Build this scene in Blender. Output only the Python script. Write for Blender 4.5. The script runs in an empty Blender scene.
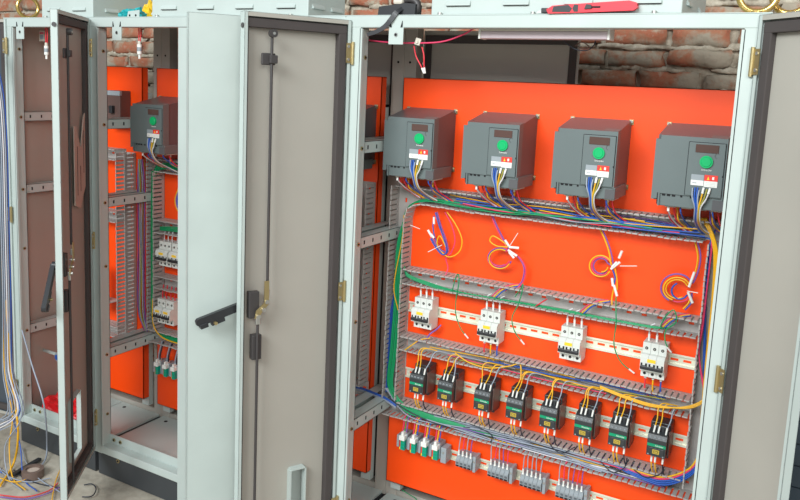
import bpy, bmesh, math, random
from mathutils import Vector, Matrix, noise
random.seed(7)
SC = bpy.context.scene
COL = SC.collection

# ------------------------------------------------------------------ camera
CAM = Vector((0, -2.2, 1.55))
F_PX, CX, CY = 776.08, 390.8, 198.6
RM = ((0.86484077, 0.50025039, 0.04242616), (0.10995129, -0.10627311, -0.98823921), (-0.4898583, 0.85933438, -0.14691249))
cd = bpy.data.cameras.new('camera'); co = bpy.data.objects.new('camera', cd); COL.objects.link(co)
co.matrix_world = Matrix.Translation(CAM) @ Matrix((RM[0], tuple(-v for v in RM[1]), tuple(-v for v in RM[2]))).transposed().to_4x4()
cd.sensor_fit = 'HORIZONTAL'; cd.sensor_width = 36; cd.lens = F_PX * 36 / 800
cd.shift_x = (400 - CX) / 800; cd.shift_y = (CY - 250) / 800
cd.clip_start = .05; cd.clip_end = 100
SC.camera = co

# ------------------------------------------------------------------ light and exposure
wd = bpy.data.worlds.new('overcast_daylight'); SC.world = wd; wd.use_nodes = True
wd.node_tree.nodes['Background'].inputs[0].default_value = (.86, .95, 1, 1)
wd.node_tree.nodes['Background'].inputs[1].default_value = .40
def area(name, loc, target, size, power, color):
    l = bpy.data.lights.new(name, 'AREA'); l.shape = 'RECTANGLE'; l.size, l.size_y = size; l.energy = power; l.color = color
    o = bpy.data.objects.new(name, l); COL.objects.link(o); o.location = loc
    o.rotation_euler = (Vector(target) - Vector(loc)).to_track_quat('-Z', 'Y').to_euler(); return o
area('daylight_front_opening', (-1.4, -5.4, 4.0), (-1.2, 0, .9), (3.6, 1.8), 330, (.94, .99, 1))
area('soft_light_right', (2.4, -4.4, 3.2), (-1.0, 0, .9), (2.2, 1.8), 90, (1, .98, .94))  # second, weaker area light from the front right
SC.view_settings.view_transform = 'Standard'; SC.view_settings.look = 'None'
SC.view_settings.exposure = 0.24; SC.view_settings.gamma = 1; SC.view_settings.use_curve_mapping = False

# ------------------------------------------------------------------ materials
def mat(name, col, rough=.5, metal=0, var=0, scale=8, bump=0, bscale=60, spec=.5, trans=0):
    m = bpy.data.materials.new(name); m.use_nodes = True; nt = m.node_tree; b = nt.nodes['Principled BSDF']
    b.inputs['Base Color'].default_value = (*col, 1); b.inputs['Roughness'].default_value = rough
    b.inputs['Metallic'].default_value = metal; b.inputs['Specular IOR Level'].default_value = spec
    tc = nt.nodes.new('ShaderNodeTexCoord')
    n = nt.nodes.new('ShaderNodeTexNoise'); n.inputs['Scale'].default_value = scale; n.inputs['Detail'].default_value = 5
    nt.links.new(tc.outputs['Object'], n.inputs['Vector'])
    r = nt.nodes.new('ShaderNodeMapRange'); v = var or .04
    r.inputs['From Min'].default_value = .3; r.inputs['From Max'].default_value = .7
    r.inputs['To Min'].default_value = 1 - v; r.inputs['To Max'].default_value = 1 + v
    nt.links.new(n.outputs['Fac'], r.inputs['Value'])
    x = nt.nodes.new('ShaderNodeVectorMath'); x.operation = 'SCALE'; x.inputs[0].default_value = col
    nt.links.new(r.outputs['Result'], x.inputs['Scale']); nt.links.new(x.outputs['Vector'], b.inputs['Base Color'])
    if bump:
        n2 = nt.nodes.new('ShaderNodeTexNoise'); n2.inputs['Scale'].default_value = bscale; n2.inputs['Detail'].default_value = 4
        nt.links.new(tc.outputs['Object'], n2.inputs['Vector'])
        bp = nt.nodes.new('ShaderNodeBump'); bp.inputs['Strength'].default_value = bump; bp.inputs['Distance'].default_value = .004
        nt.links.new(n2.outputs['Fac'], bp.inputs['Height']); nt.links.new(bp.outputs['Normal'], b.inputs['Normal'])
    return m
M = dict(
 grey=mat('light_grey_powder_coat', (.47, .535, .51), .38, bump=.05, bscale=300),
 inner=mat('warm_grey_coat_with_shade', (.40, .38, .335), .42, var=.05, scale=3, bump=.05, bscale=300),  # inside coat, darkened to carry interior shade in its colour
 gasket=mat('dark_foam_gasket', (.062, .052, .050), .85),
 orange=mat('orange_powder_coat', (1.0, .074, .002), .40, var=.05, scale=2, bump=.04, bscale=200),
 plinth=mat('charcoal_plinth_paint', (.045, .05, .055), .5),
 duct=mat('grey_pvc_duct', (.42, .395, .375), .5),
 rail=mat('zinc_passivated_rail', (.80, .80, .66), .35, metal=.25),
 zinc=mat('yellow_zinc', (.50, .40, .20), .35, metal=.8),
 steel=mat('dull_steel', (.55, .55, .52), .35, metal=.85),
 brass=mat('gold_zinc_ring', (.72, .50, .17), .22, metal=.9),
 black=mat('black_plastic', (.022, .023, .026), .4),
 rod=mat('black_rod', (.05, .045, .045), .45),
 drive=mat('slate_grey_plastic', (.125, .155, .155), .42),
 drivedark=mat('dark_slate_side', (.10, .10, .105), .35),
 hole=mat('dark_recess', (.008, .008, .01), .8),
 display=mat('brown_display_window', (.10, .055, .045), .15),
 green=mat('green_dial', (.0, .42, .13), .35),
 white=mat('white_plastic', (.80, .80, .76), .4),
 offwhite=mat('ivory_grey_plastic', (.66, .68, .64), .4),
 red=mat('red_print', (.80, .05, .035), .4),
 yellow=mat('yellow_print', (.90, .58, .03), .4),
 ochre=mat('ochre_label', (.50, .36, .05), .45),
 contactor=mat('black_contactor_plastic', (.035, .04, .043), .35),
 contactorside=mat('brown_contactor_side', (.12, .07, .06), .4),
 stripe=mat('green_stripe', (.0, .30, .14), .4),
 term=mat('grey_terminal_plastic', (.30, .335, .36), .45),
 termdark=mat('grey_terminal_dark', (.11, .125, .14), .5),
 teal=mat('teal_plastic', (.0, .30, .22), .4),
 w_green=mat('green_wire', (.0, .28, .10), .4), w_blue=mat('blue_wire', (.015, .09, .42), .4),
 w_yellow=mat('yellow_wire', (.80, .42, .01), .4), w_red=mat('red_wire', (.70, .03, .05), .4),
 w_pink=mat('crimson_wire', (.72, .05, .14), .4), w_purple=mat('purple_wire', (.20, .09, .36), .4),
 w_grey=mat('grey_wire', (.30, .34, .41), .45), w_black=mat('black_wire', (.02, .025, .04), .4),
 w_white=mat('white_wire', (.66, .64, .66), .4), w_olive=mat('yellow_green_wire', (.33, .30, .04), .4),
 lamp=mat('pinkish_lamp_cover', (.62, .52, .56), .35),
 cream=mat('cream_plastic', (.62, .58, .50), .4),
 knifered=mat('red_knife_plastic', (.75, .03, .05), .35),
 cloth=mat('red_plastic_bag', (.68, .015, .02), .35, var=.15, scale=14),
 tealbag=mat('teal_plastic_bag', (.02, .38, .40), .3, var=.2, scale=30), whitebag=mat('crumpled_clear_wrap', (.60, .64, .60), .3, var=.2, scale=30),
 paper=mat('off_white_paper', (.70, .70, .62), .7), brown=mat('brown_pulp_card', (.50, .42, .36), .7),
 bluegrey=mat('dark_blue_grey', (.055, .07, .09), .4),  # dark inner face of the far left door
 slate=mat('slate_blue_tile', (.035, .055, .075), .35, var=.15, scale=5), grout=mat('tile_grout', (.10, .13, .16), .8),
 tape=mat('brown_tape_roll', (.16, .11, .09), .5), strapgreen=mat('green_strapping', (.0, .36, .22), .4),
)
def brick_mat():
    m = bpy.data.materials.new('old_red_brick'); m.use_nodes = True; nt = m.node_tree; b = nt.nodes['Principled BSDF']; L = nt.links.new
    tc = nt.nodes.new('ShaderNodeTexCoord'); b.inputs['Roughness'].default_value = .9
    n = nt.nodes.new('ShaderNodeTexNoise'); n.inputs['Scale'].default_value = 5.5; n.inputs['Detail'].default_value = 8; n.inputs['Roughness'].default_value = .65
    L(tc.outputs['Object'], n.inputs['Vector'])
    c = nt.nodes.new('ShaderNodeValToRGB'); e = c.color_ramp.elements
    e[0].position = .44; e[0].color = (.36, .31, .24, 1); e[1].position = .64; e[1].color = (.43, .38, .29, 1)
    k = c.color_ramp.elements.new(.51); k.color = (.36, .17, .10, 1); k = c.color_ramp.elements.new(.57); k.color = (.40, .13, .07, 1)
    L(n.outputs['Fac'], c.inputs['Fac']); L(c.outputs['Color'], b.inputs['Base Color'])
    n2 = nt.nodes.new('ShaderNodeTexNoise'); n2.inputs['Scale'].default_value = 55; n2.inputs['Detail'].default_value = 8
    L(tc.outputs['Object'], n2.inputs['Vector']); bp = nt.nodes.new('ShaderNodeBump'); bp.inputs['Strength'].default_value = .9; bp.inputs['Distance'].default_value = .006
    L(n2.outputs['Fac'], bp.inputs['Height']); L(bp.outputs['Normal'], b.inputs['Normal']); return m
def ground_mat(name, c0, c1, c2, sc):
    m = bpy.data.materials.new(name); m.use_nodes = True; nt = m.node_tree; b = nt.nodes['Principled BSDF']; L = nt.links.new
    tc = nt.nodes.new('ShaderNodeTexCoord'); b.inputs['Roughness'].default_value = .9
    n = nt.nodes.new('ShaderNodeTexNoise'); n.inputs['Scale'].default_value = sc; n.inputs['Detail'].default_value = 9; n.inputs['Roughness'].default_value = .7
    L(tc.outputs['Object'], n.inputs['Vector']); c = nt.nodes.new('ShaderNodeValToRGB'); e = c.color_ramp.elements
    e[0].position = .33; e[0].color = (*c0, 1); e[1].position = .68; e[1].color = (*c2, 1); k = c.color_ramp.elements.new(.5); k.color = (*c1, 1)
    L(n.outputs['Fac'], c.inputs['Fac']); L(c.outputs['Color'], b.inputs['Base Color'])
    bp = nt.nodes.new('ShaderNodeBump'); bp.inputs['Strength'].default_value = .5; bp.inputs['Distance'].default_value = .01
    L(n.outputs['Fac'], bp.inputs['Height']); L(bp.outputs['Normal'], b.inputs['Normal']); return m
M['brick'] = brick_mat()
M['mortar'] = ground_mat('pale_old_mortar', (.24, .20, .15), (.42, .37, .29), (.60, .55, .45), 25)
M['concrete'] = ground_mat('dusty_concrete', (.27, .24, .20), (.42, .38, .31), (.55, .51, .43), 7)

# ------------------------------------------------------------------ mesh helpers
class MB:
    def __init__(s): s.v = []; s.f = []; s.m = []; s.sm = []; s.mats = []
    def mi(s, m):
        if m not in s.mats: s.mats.append(m)
        return s.mats.index(m)
    def add(s, vs, fs, m, smooth=False):
        b = len(s.v); s.v += [tuple(v) for v in vs]; k = s.mi(m)
        for f in fs: s.f.append([b + i for i in f]); s.m.append(k); s.sm.append(smooth)
    def box(s, x0, x1, y0, y1, z0, z1, m, T=None, bev=0):
        if bev:
            bm = bmesh.new(); bmesh.ops.create_cube(bm, size=1)
            for v in bm.verts: v.co = Vector(((x0 + x1) / 2 + v.co.x * (x1 - x0), (y0 + y1) / 2 + v.co.y * (y1 - y0), (z0 + z1) / 2 + v.co.z * (z1 - z0)))
            bmesh.ops.bevel(bm, geom=bm.edges[:], offset=bev, segments=2, affect='EDGES', profile=.5)
            bm.verts.index_update(); vs = [v.co.copy() for v in bm.verts]; fs = [[v.index for v in f.verts] for f in bm.faces]; bm.free()
        else:
            vs = [Vector(p) for p in ((x0,y0,z0),(x1,y0,z0),(x1,y1,z0),(x0,y1,z0),(x0,y0,z1),(x1,y0,z1),(x1,y1,z1),(x0,y1,z1))]
            fs = [(0,3,2,1),(4,5,6,7),(0,1,5,4),(1,2,6,5),(2,3,7,6),(3,0,4,7)]
        if T: vs = [T @ v for v in vs]
        s.add(vs, fs, m); return s
    def prism(s, poly, a0, a1, m, axis='y', T=None):
        """poly: 2D outline; axis y -> poly in xz extruded over y; axis x -> poly in yz; axis z -> poly in xy"""
        def P(u, w, a): return Vector((u, a, w)) if axis == 'y' else (Vector((a, u, w)) if axis == 'x' else Vector((u, w, a)))
        n = len(poly); vs = [P(u, w, a0) for u, w in poly] + [P(u, w, a1) for u, w in poly]
        if T: vs = [T @ v for v in vs]
        fs = [list(range(n)), list(range(2 * n - 1, n - 1, -1))] + [[i, i + n, (i + 1) % n + n, (i + 1) % n] for i in range(n)]
        s.add(vs, fs, m); return s
    def cyl(s, p0, p1, r, m, n=14, r1=None, caps=True):
        p0, p1 = Vector(p0), Vector(p1); d = (p1 - p0).normalized(); a = d.orthogonal().normalized(); b = d.cross(a); r1 = r if r1 is None else r1
        vs = [p0 + (a * math.cos(t) + b * math.sin(t)) * r for t in [2 * math.pi * i / n for i in range(n)]] + \
             [p1 + (a * math.cos(t) + b * math.sin(t)) * r1 for t in [2 * math.pi * i / n for i in range(n)]]
        s.add(vs, [[i, (i + 1) % n, (i + 1) % n + n, i + n] for i in range(n)], m, True)
        if caps: s.add(vs[:n], [list(range(n))[::-1]], m); s.add(vs[n:], [list(range(n))], m)
        return s
    def tube(s, pts, r, m, n=6, closed=False):
        pts = [Vector(p) for p in pts]; N = len(pts); rings = []; up = None; vs = []
        for i, p in enumerate(pts):
            q0 = pts[i - 1] if (i or closed) else p; q1 = pts[(i + 1) % N] if (i < N - 1 or closed) else p
            d = (q1 - q0); d = d.normalized() if d.length > 1e-9 else Vector((0, 0, 1))
            up = d.orthogonal().normalized() if up is None else (up - d * up.dot(d)).normalized()
            b = d.cross(up); vs += [p + (up * math.cos(2 * math.pi * k / n) + b * math.sin(2 * math.pi * k / n)) * r for k in range(n)]
        fs = []
        for i in range(N if closed else N - 1):
            j = (i + 1) % N
            for k in range(n): fs.append([i * n + k, i * n + (k + 1) % n, j * n + (k + 1) % n, j * n + k])
        s.add(vs, fs, m, True)
        if not closed: s.add(vs[:n], [list(range(n))[::-1]], m); s.add(vs[-n:], [list(range(n))], m)
        return s
    def build(s, name, parent=None, loc=None, bev=0):
        me = bpy.data.meshes.new(name); me.from_pydata(s.v, [], s.f)
        for k in s.mats: me.materials.append(M[k])
        me.polygons.foreach_set('material_index', s.m); me.polygons.foreach_set('use_smooth', s.sm)
        bm = bmesh.new(); bm.from_mesh(me); bmesh.ops.recalc_face_normals(bm, faces=bm.faces); bm.to_mesh(me); bm.free(); me.update()
        o = bpy.data.objects.new(name, me); COL.objects.link(o)
        if parent: o.parent = parent
        if loc: o.location = loc
        return o
def tag(o, label, cat, group=None, kind=None):
    o['label'] = label; o['category'] = cat
    if group: o['group'] = group
    if kind: o['kind'] = kind
    return o
def thing(name, label, cat, loc=(0, 0, 0), rz=0, group=None):
    o = bpy.data.objects.new(name, None); COL.objects.link(o); o.location = loc; o.rotation_euler = (0, 0, rz); o.empty_display_size = .05
    return tag(o, label, cat, group)
def struct(o): o['kind'] = 'structure'; return o
def dup(root, loc, label, rz=None, group=None):
    r = root.copy(); COL.objects.link(r); r.location = loc; r['label'] = label
    if group: r['group'] = group
    for ch in list(root.children):
        c = ch.copy(); COL.objects.link(c); c.parent = r
        for g in ch.children:
            d = g.copy(); COL.objects.link(d); d.parent = c
    return r
def text(name, s, size, m, parent, loc, rot=(math.pi / 2, 0, 0), ext=.0003):
    cu = bpy.data.curves.new(name, 'FONT'); cu.body = s; cu.size = size; cu.extrude = ext; cu.align_x = 'CENTER'; cu.align_y = 'CENTER'; cu.resolution_u = 2
    t = bpy.data.objects.new(name, cu); me = bpy.data.meshes.new_from_object(t); bpy.data.objects.remove(t)
    me.materials.clear(); me.materials.append(M[m]); o = bpy.data.objects.new(name, me); COL.objects.link(o); o.parent = parent; o.location = loc; o.rotation_euler = rot
    return o
RMm = Matrix(RM)
def at(px, py, y):
    """point on the real plane Y=y seen at a photo position"""
    d = RMm.transposed() @ Vector((px - CX, py - CY, F_PX)); return CAM + d * ((y - CAM.y) / d.y)
def smooth(pts, k=5):
    pts = [Vector(p) for p in pts]; P = [pts[0] * 2 - pts[1]] + pts + [pts[-1] * 2 - pts[-2]]; out = []
    for i in range(1, len(P) - 2):
        for j in range(k):
            t = j / k; a, b, c, d = P[i - 1:i + 3]
            out.append(.5 * ((2 * b) + (c - a) * t + (2 * a - 5 * b + 4 * c - d) * t * t + (3 * b - a - 3 * c + d) * t ** 3))
    return out + [pts[-1]]
def wire(pts, col, label, group, r=.0021, k=5, ferr=None, fl=.012, name='wire', cat='wire', fcol='white'):
    """one wire as one object; ferr: 0, 1 or both ends carry a white ferrule sleeve (a part)"""
    ps = smooth(pts, k) if k else pts
    o0 = ps[0].copy() if k else Vector(ps[0])
    mb = MB(); mb.tube([Vector(p) - o0 for p in ps], r, col); o = mb.build(name); o.location = o0
    tag(o, label, cat, group)
    for e in (ferr or ()):
        a = Vector(ps[0]) if e == 0 else Vector(ps[-1]); b = Vector(ps[1]) if e == 0 else Vector(ps[-2]); d = (b - a).normalized()
        f = MB().cyl(a - d * .001 - o0, a + d * fl - o0, r * 1.5, fcol, 8); fo = f.build('ferrule', o); fo['label'] = 'white ferrule sleeve'
    return o

# ------------------------------------------------------------------ setting: floor and brick wall
mb = MB(); n = 60; vs = []; X0, X1, Y0, Y1 = -7, 4, -6, 2
for j in range(n + 1):
    for i in range(n + 1):
        x = X0 + (X1 - X0) * i / n; y = Y0 + (Y1 - Y0) * j / n; vs.append((x, y, -.004 + .004 * noise.noise(Vector((x * 3, y * 3, 0)))))
mb.add(vs, [[j * (n + 1) + i, j * (n + 1) + i + 1, (j + 1) * (n + 1) + i + 1, (j + 1) * (n + 1) + i] for j in range(n) for i in range(n)], 'concrete', True)
struct(mb.build('floor'))
mb = MB(); WY = .5
mb.box(-6, 3, WY + .006, WY + .2, 0, 3.2, 'mortar')
H = .071; z = 0; row = 0
while z < 3.15:
    x = -6 + (row % 2) * .11 + random.uniform(-.02, .02)
    while x < 3:
        L = random.choice((.2, .2, .19, .21, .105)); h = H - .017 + random.uniform(-.005, .004)
        near = (-3.9 < x < .6 and z > 1.3) 
        bm = bmesh.new(); bmesh.ops.create_cube(bm, size=1)
        if near: bmesh.ops.subdivide_edges(bm, edges=bm.edges[:], cuts=3, use_grid_fill=True)
        else: bmesh.ops.subdivide_edges(bm, edges=bm.edges[:], cuts=1, use_grid_fill=True)
        dx, dz = L / 2 - .008, h / 2; off = random.uniform(-.008, .004); cx, cz = x + L / 2, z + H / 2 + random.uniform(-.003, .003)
        vs = []
        for v in bm.verts:
            q = Vector((cx + v.co.x * 2 * dx, WY + off + v.co.y * .04, cz + v.co.z * 2 * dz))
            e = max(abs(v.co.x), abs(v.co.z)); q.y += (.008 if e > .45 else 0) 
            w = noise.noise_vector(q * 18) * .012 + noise.noise_vector(q * 55) * .005; q += Vector((w.x * 1.2, w.y, w.z * .8)); vs.append(q)
        bm.verts.index_update(); mb.add(vs, [[v.index for v in f.verts] for f in bm.faces], 'brick', near); bm.free()
        x += L + .004
    z += H; row += 1
# squeezed-out mortar lumps in the bed joints
for k in range(800):
    x = random.uniform(-3.6, .4); r = int(random.uniform(18, 30)); zz = r * H + random.uniform(-.006, .006); L = random.uniform(.02, .08); hh = random.uniform(.007, .018)
    vs = []; fs = []; N = 9
    for i in range(N):
        t = i / (N - 1); s_ = math.sin(math.pi * min(max(t, .06), .94)) ** .5
        for j in range(6):
            a = 2 * math.pi * j / 6; q = Vector((x + (t - .5) * L * 2, WY - .004 + math.sin(a) * .014 * s_, zz + math.cos(a) * hh * s_)); q += noise.noise_vector(q * 60) * .006; vs.append(q)
    for i in range(N - 1):
        for j in range(6): fs.append([i * 6 + j, i * 6 + (j + 1) % 6, (i + 1) * 6 + (j + 1) % 6, (i + 1) * 6 + j])
    mb.add(vs, fs, 'mortar', True)
struct(mb.build('wall_back'))
# dark slate tiled low wall right of the cabinets
mb = MB(); mb.box(-.13, 2.2, .32, .46, 0, .885, 'grout')
for r in range(13):
    for c in range(6): mb.box(-.13 + c * .4 + .002, -.13 + (c + 1) * .4 - .002, .312, .33, r * .0675 + .002, (r + 1) * .0675 - .002, 'slate')
struct(mb.build('wall_right'))

# ------------------------------------------------------------------ cabinets
BZ, TZ, FY, RY = .10, 1.735, -.30, .10
def screw(mb, p, ax, r=.006, m='zinc', d=.003):
    a = Vector(ax); p = Vector(p); mb.cyl(p, p + a * d, r, m, 10); mb.cyl(p + a * d, p + a * (d + .0015), r * .55, 'hole', 6)
def strap_mb(mb, xs, sgn, z0, z1):
    """perforated side strap: hole face at xs, top flange back to the cabinet side"""
    t = .0015; y0, y1 = FY + .045, .05
    xb = xs + sgn * .036
    mb.box(min(xs, xs + sgn * t), max(xs, xs + sgn * t), y0, y1, z0, z1, 'grey')
    mb.box(min(xs, xb), max(xs, xb), y0, y1, z1 - t, z1, 'grey'); mb.box(min(xs, xb), max(xs, xb), y0, y1, z0, z0 + t, 'grey')
    y = y0 + .03
    while y < y1 - .01:
        mb.box(min(xs, xs - sgn * .0006), max(xs, xs - sgn * .0006), y - .003, y + .003, (z0 + z1) / 2 - .006, (z0 + z1) / 2 + .006, 'hole'); y += .05
def cabinet(xl, xr, label, lside=False, rside=False, rear=(), tabs=(), cpost=None):
    t = thing('electrical_cabinet', label, 'cabinet', ((xl + xr) / 2, -.1, 0), group=None)
    off = Vector(((xl + xr) / 2, -.1, 0)); L = (-off.x, .1, 0)
    def bd(mb, n, lab=None):
        o = mb.build(n, t); o.location = L
        if lab: o['label'] = lab
        return o
    # front posts
    for sgn, x in ((1, xl), (-1, xr)):
        mb = MB(); w = .052; a, b = sorted((x, x + sgn * w))
        mb.box(a, b, FY, FY + .006, BZ, TZ - .005, 'grey')
        xi = x + sgn * w; a, b = sorted((xi - sgn * .002, xi)); mb.box(a, b, FY, FY + .045, BZ + .03, TZ - .035, 'grey')
        a, b = sorted((xi - sgn * .002, xi + sgn * .006)); mb.box(a, b, FY - .0, FY + .008, BZ + .03, TZ - .035, 'grey')
        a, b = sorted((x, xi)); mb.box(a, b, FY + .043, FY + .045, BZ, TZ - .005, 'grey')
        for z in (1.357, 1.07, .487, 1.62, .83, .25): screw(mb, (xi, FY + .028, z), (sgn, 0, 0))
        bd(mb, 'front_post')
        mb = MB(); a, b = sorted((x, x + sgn * .045)); mb.box(a, b, RY - .045, RY, BZ, TZ - .005, 'inner', bev=.002)  # rear post takes the inside tone: cabinet shade put into its colour
        for z in (1.62, 1.4, .9, .4): screw(mb, (x + sgn * .022, RY - .045, z), (0, -1, 0), .004, 'hole', .001)
        bd(mb, 'rear_post')
    # beams
    mb = MB(); mb.box(xl, xr, FY - .001, FY + .04, 1.702, TZ, 'grey', bev=.003)
    bd(mb, 'front_beam')
    for x in tabs:
        mb = MB(); mb.box(x - .023, x + .023, FY - .002, FY + .0, 1.657, 1.705, 'grey')
        mb.cyl((x, FY - .0025, 1.683), (x, FY - .0035, 1.683), .006, 'steel'); mb.cyl((x, FY - .0035, 1.683), (x, FY - .004, 1.683), .0042, 'hole')
        for s_ in (-1, 1): mb.prism([(x + s_ * .017 - .003, 1.703), (x + s_ * .017 + .003, 1.703), (x + s_ * .017 + .002 * s_, 1.721)], FY - .0035, FY - .0012, 'hole')
        bd(mb, 'mounting_tab')
    mb = MB(); mb.box(xl, xr, RY - .03, RY, TZ - .004, TZ, 'grey'); bd(mb, 'rear_beam')
    mb = MB(); mb.box(xl, xr, RY - .040, RY - .001, BZ, BZ + .03, 'inner'); bd(mb, 'rear_bottom_beam')  # same darker tone, shade painted in at the back
    mb = MB(); mb.box(xl, xr, FY + .001, FY + .042, BZ, BZ + .03, 'grey', bev=.003)
    mb.box(xl + .05, xr - .05, FY + .040, FY + .043, BZ + .0, BZ + .065, 'grey')
    for i in (0, 1): screw(mb, (xl + .075 + i * .035, FY + .04, BZ + .045), (0, -1, 0), .007)
    bd(mb, 'bottom_beam')
    mb = MB(); mb.box(xl, xr, FY + .0, RY, TZ, TZ + .002, 'grey'); bd(mb, 'roof')
    # bottom plates with seams, lying inside the base frame
    k = max(2, round((xr - xl) / .45)); wdt = (xr - xl - .02) / k
    for i in range(k):
        mb = MB(); a = xl + .01 + i * wdt; mb.box(a + .002, a + wdt - .002, FY + .046, RY - .046, BZ + .004, BZ + .012, 'grey')
        for yy in (-.2, 0.02): mb.cyl((a + .05, yy, BZ + .012), (a + .05, yy, BZ + .0125), .008, 'hole')
        bd(mb, 'bottom_plate')
    mb = MB(); mb.box(xl + .01, xr - .01, FY + .02, RY - .01, 0, BZ, 'plinth'); screw(mb, (xl + .12, FY + .02, BZ - .02), (0, -1, 0), .008)
    bd(mb, 'plinth')
    if cpost:
        mb = MB(); mb.box(cpost[0], cpost[1], FY - .004, FY - .0015, .01, 1.701, 'grey'); bd(mb, 'centre_post')
    # side straps
    for sgn, x in ((1, xl), (-1, xr)):
        for z0, z1 in ((1.34, 1.376), (1.05, 1.086), (.467, .505)):
            mb = MB(); strap_mb(mb, x + sgn * .045, -sgn, z0, z1); bd(mb, 'side_strap', 'perforated steel strap')
    if lside: mb = MB(); mb.box(xl - .003, xl, FY + .01, RY, BZ, TZ, 'inner'); bd(mb, 'side_panel')
    if rside: mb = MB(); mb.box(xr, xr + .003, FY + .01, RY, BZ, TZ, 'inner'); bd(mb, 'side_panel')
    for a, b in rear:
        mb = MB(); mb.box(a, b, RY + .002, RY + .004, BZ, TZ - .01, 'inner')
        for (u0, u1, w0, w1) in ((a + .008, a + .03, BZ + .02, TZ - .025), (b - .03, b - .008, BZ + .02, TZ - .025), (a + .03, b - .03, TZ - .05, TZ - .025), (a + .03, b - .03, BZ + .02, BZ + .045)):
            mb.box(u0, u1, RY - .003, RY + .002, w0, w1, 'gasket')
        bd(mb, 'rear_panel', 'warm grey rear panel with dark gasket')
    return t

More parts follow.
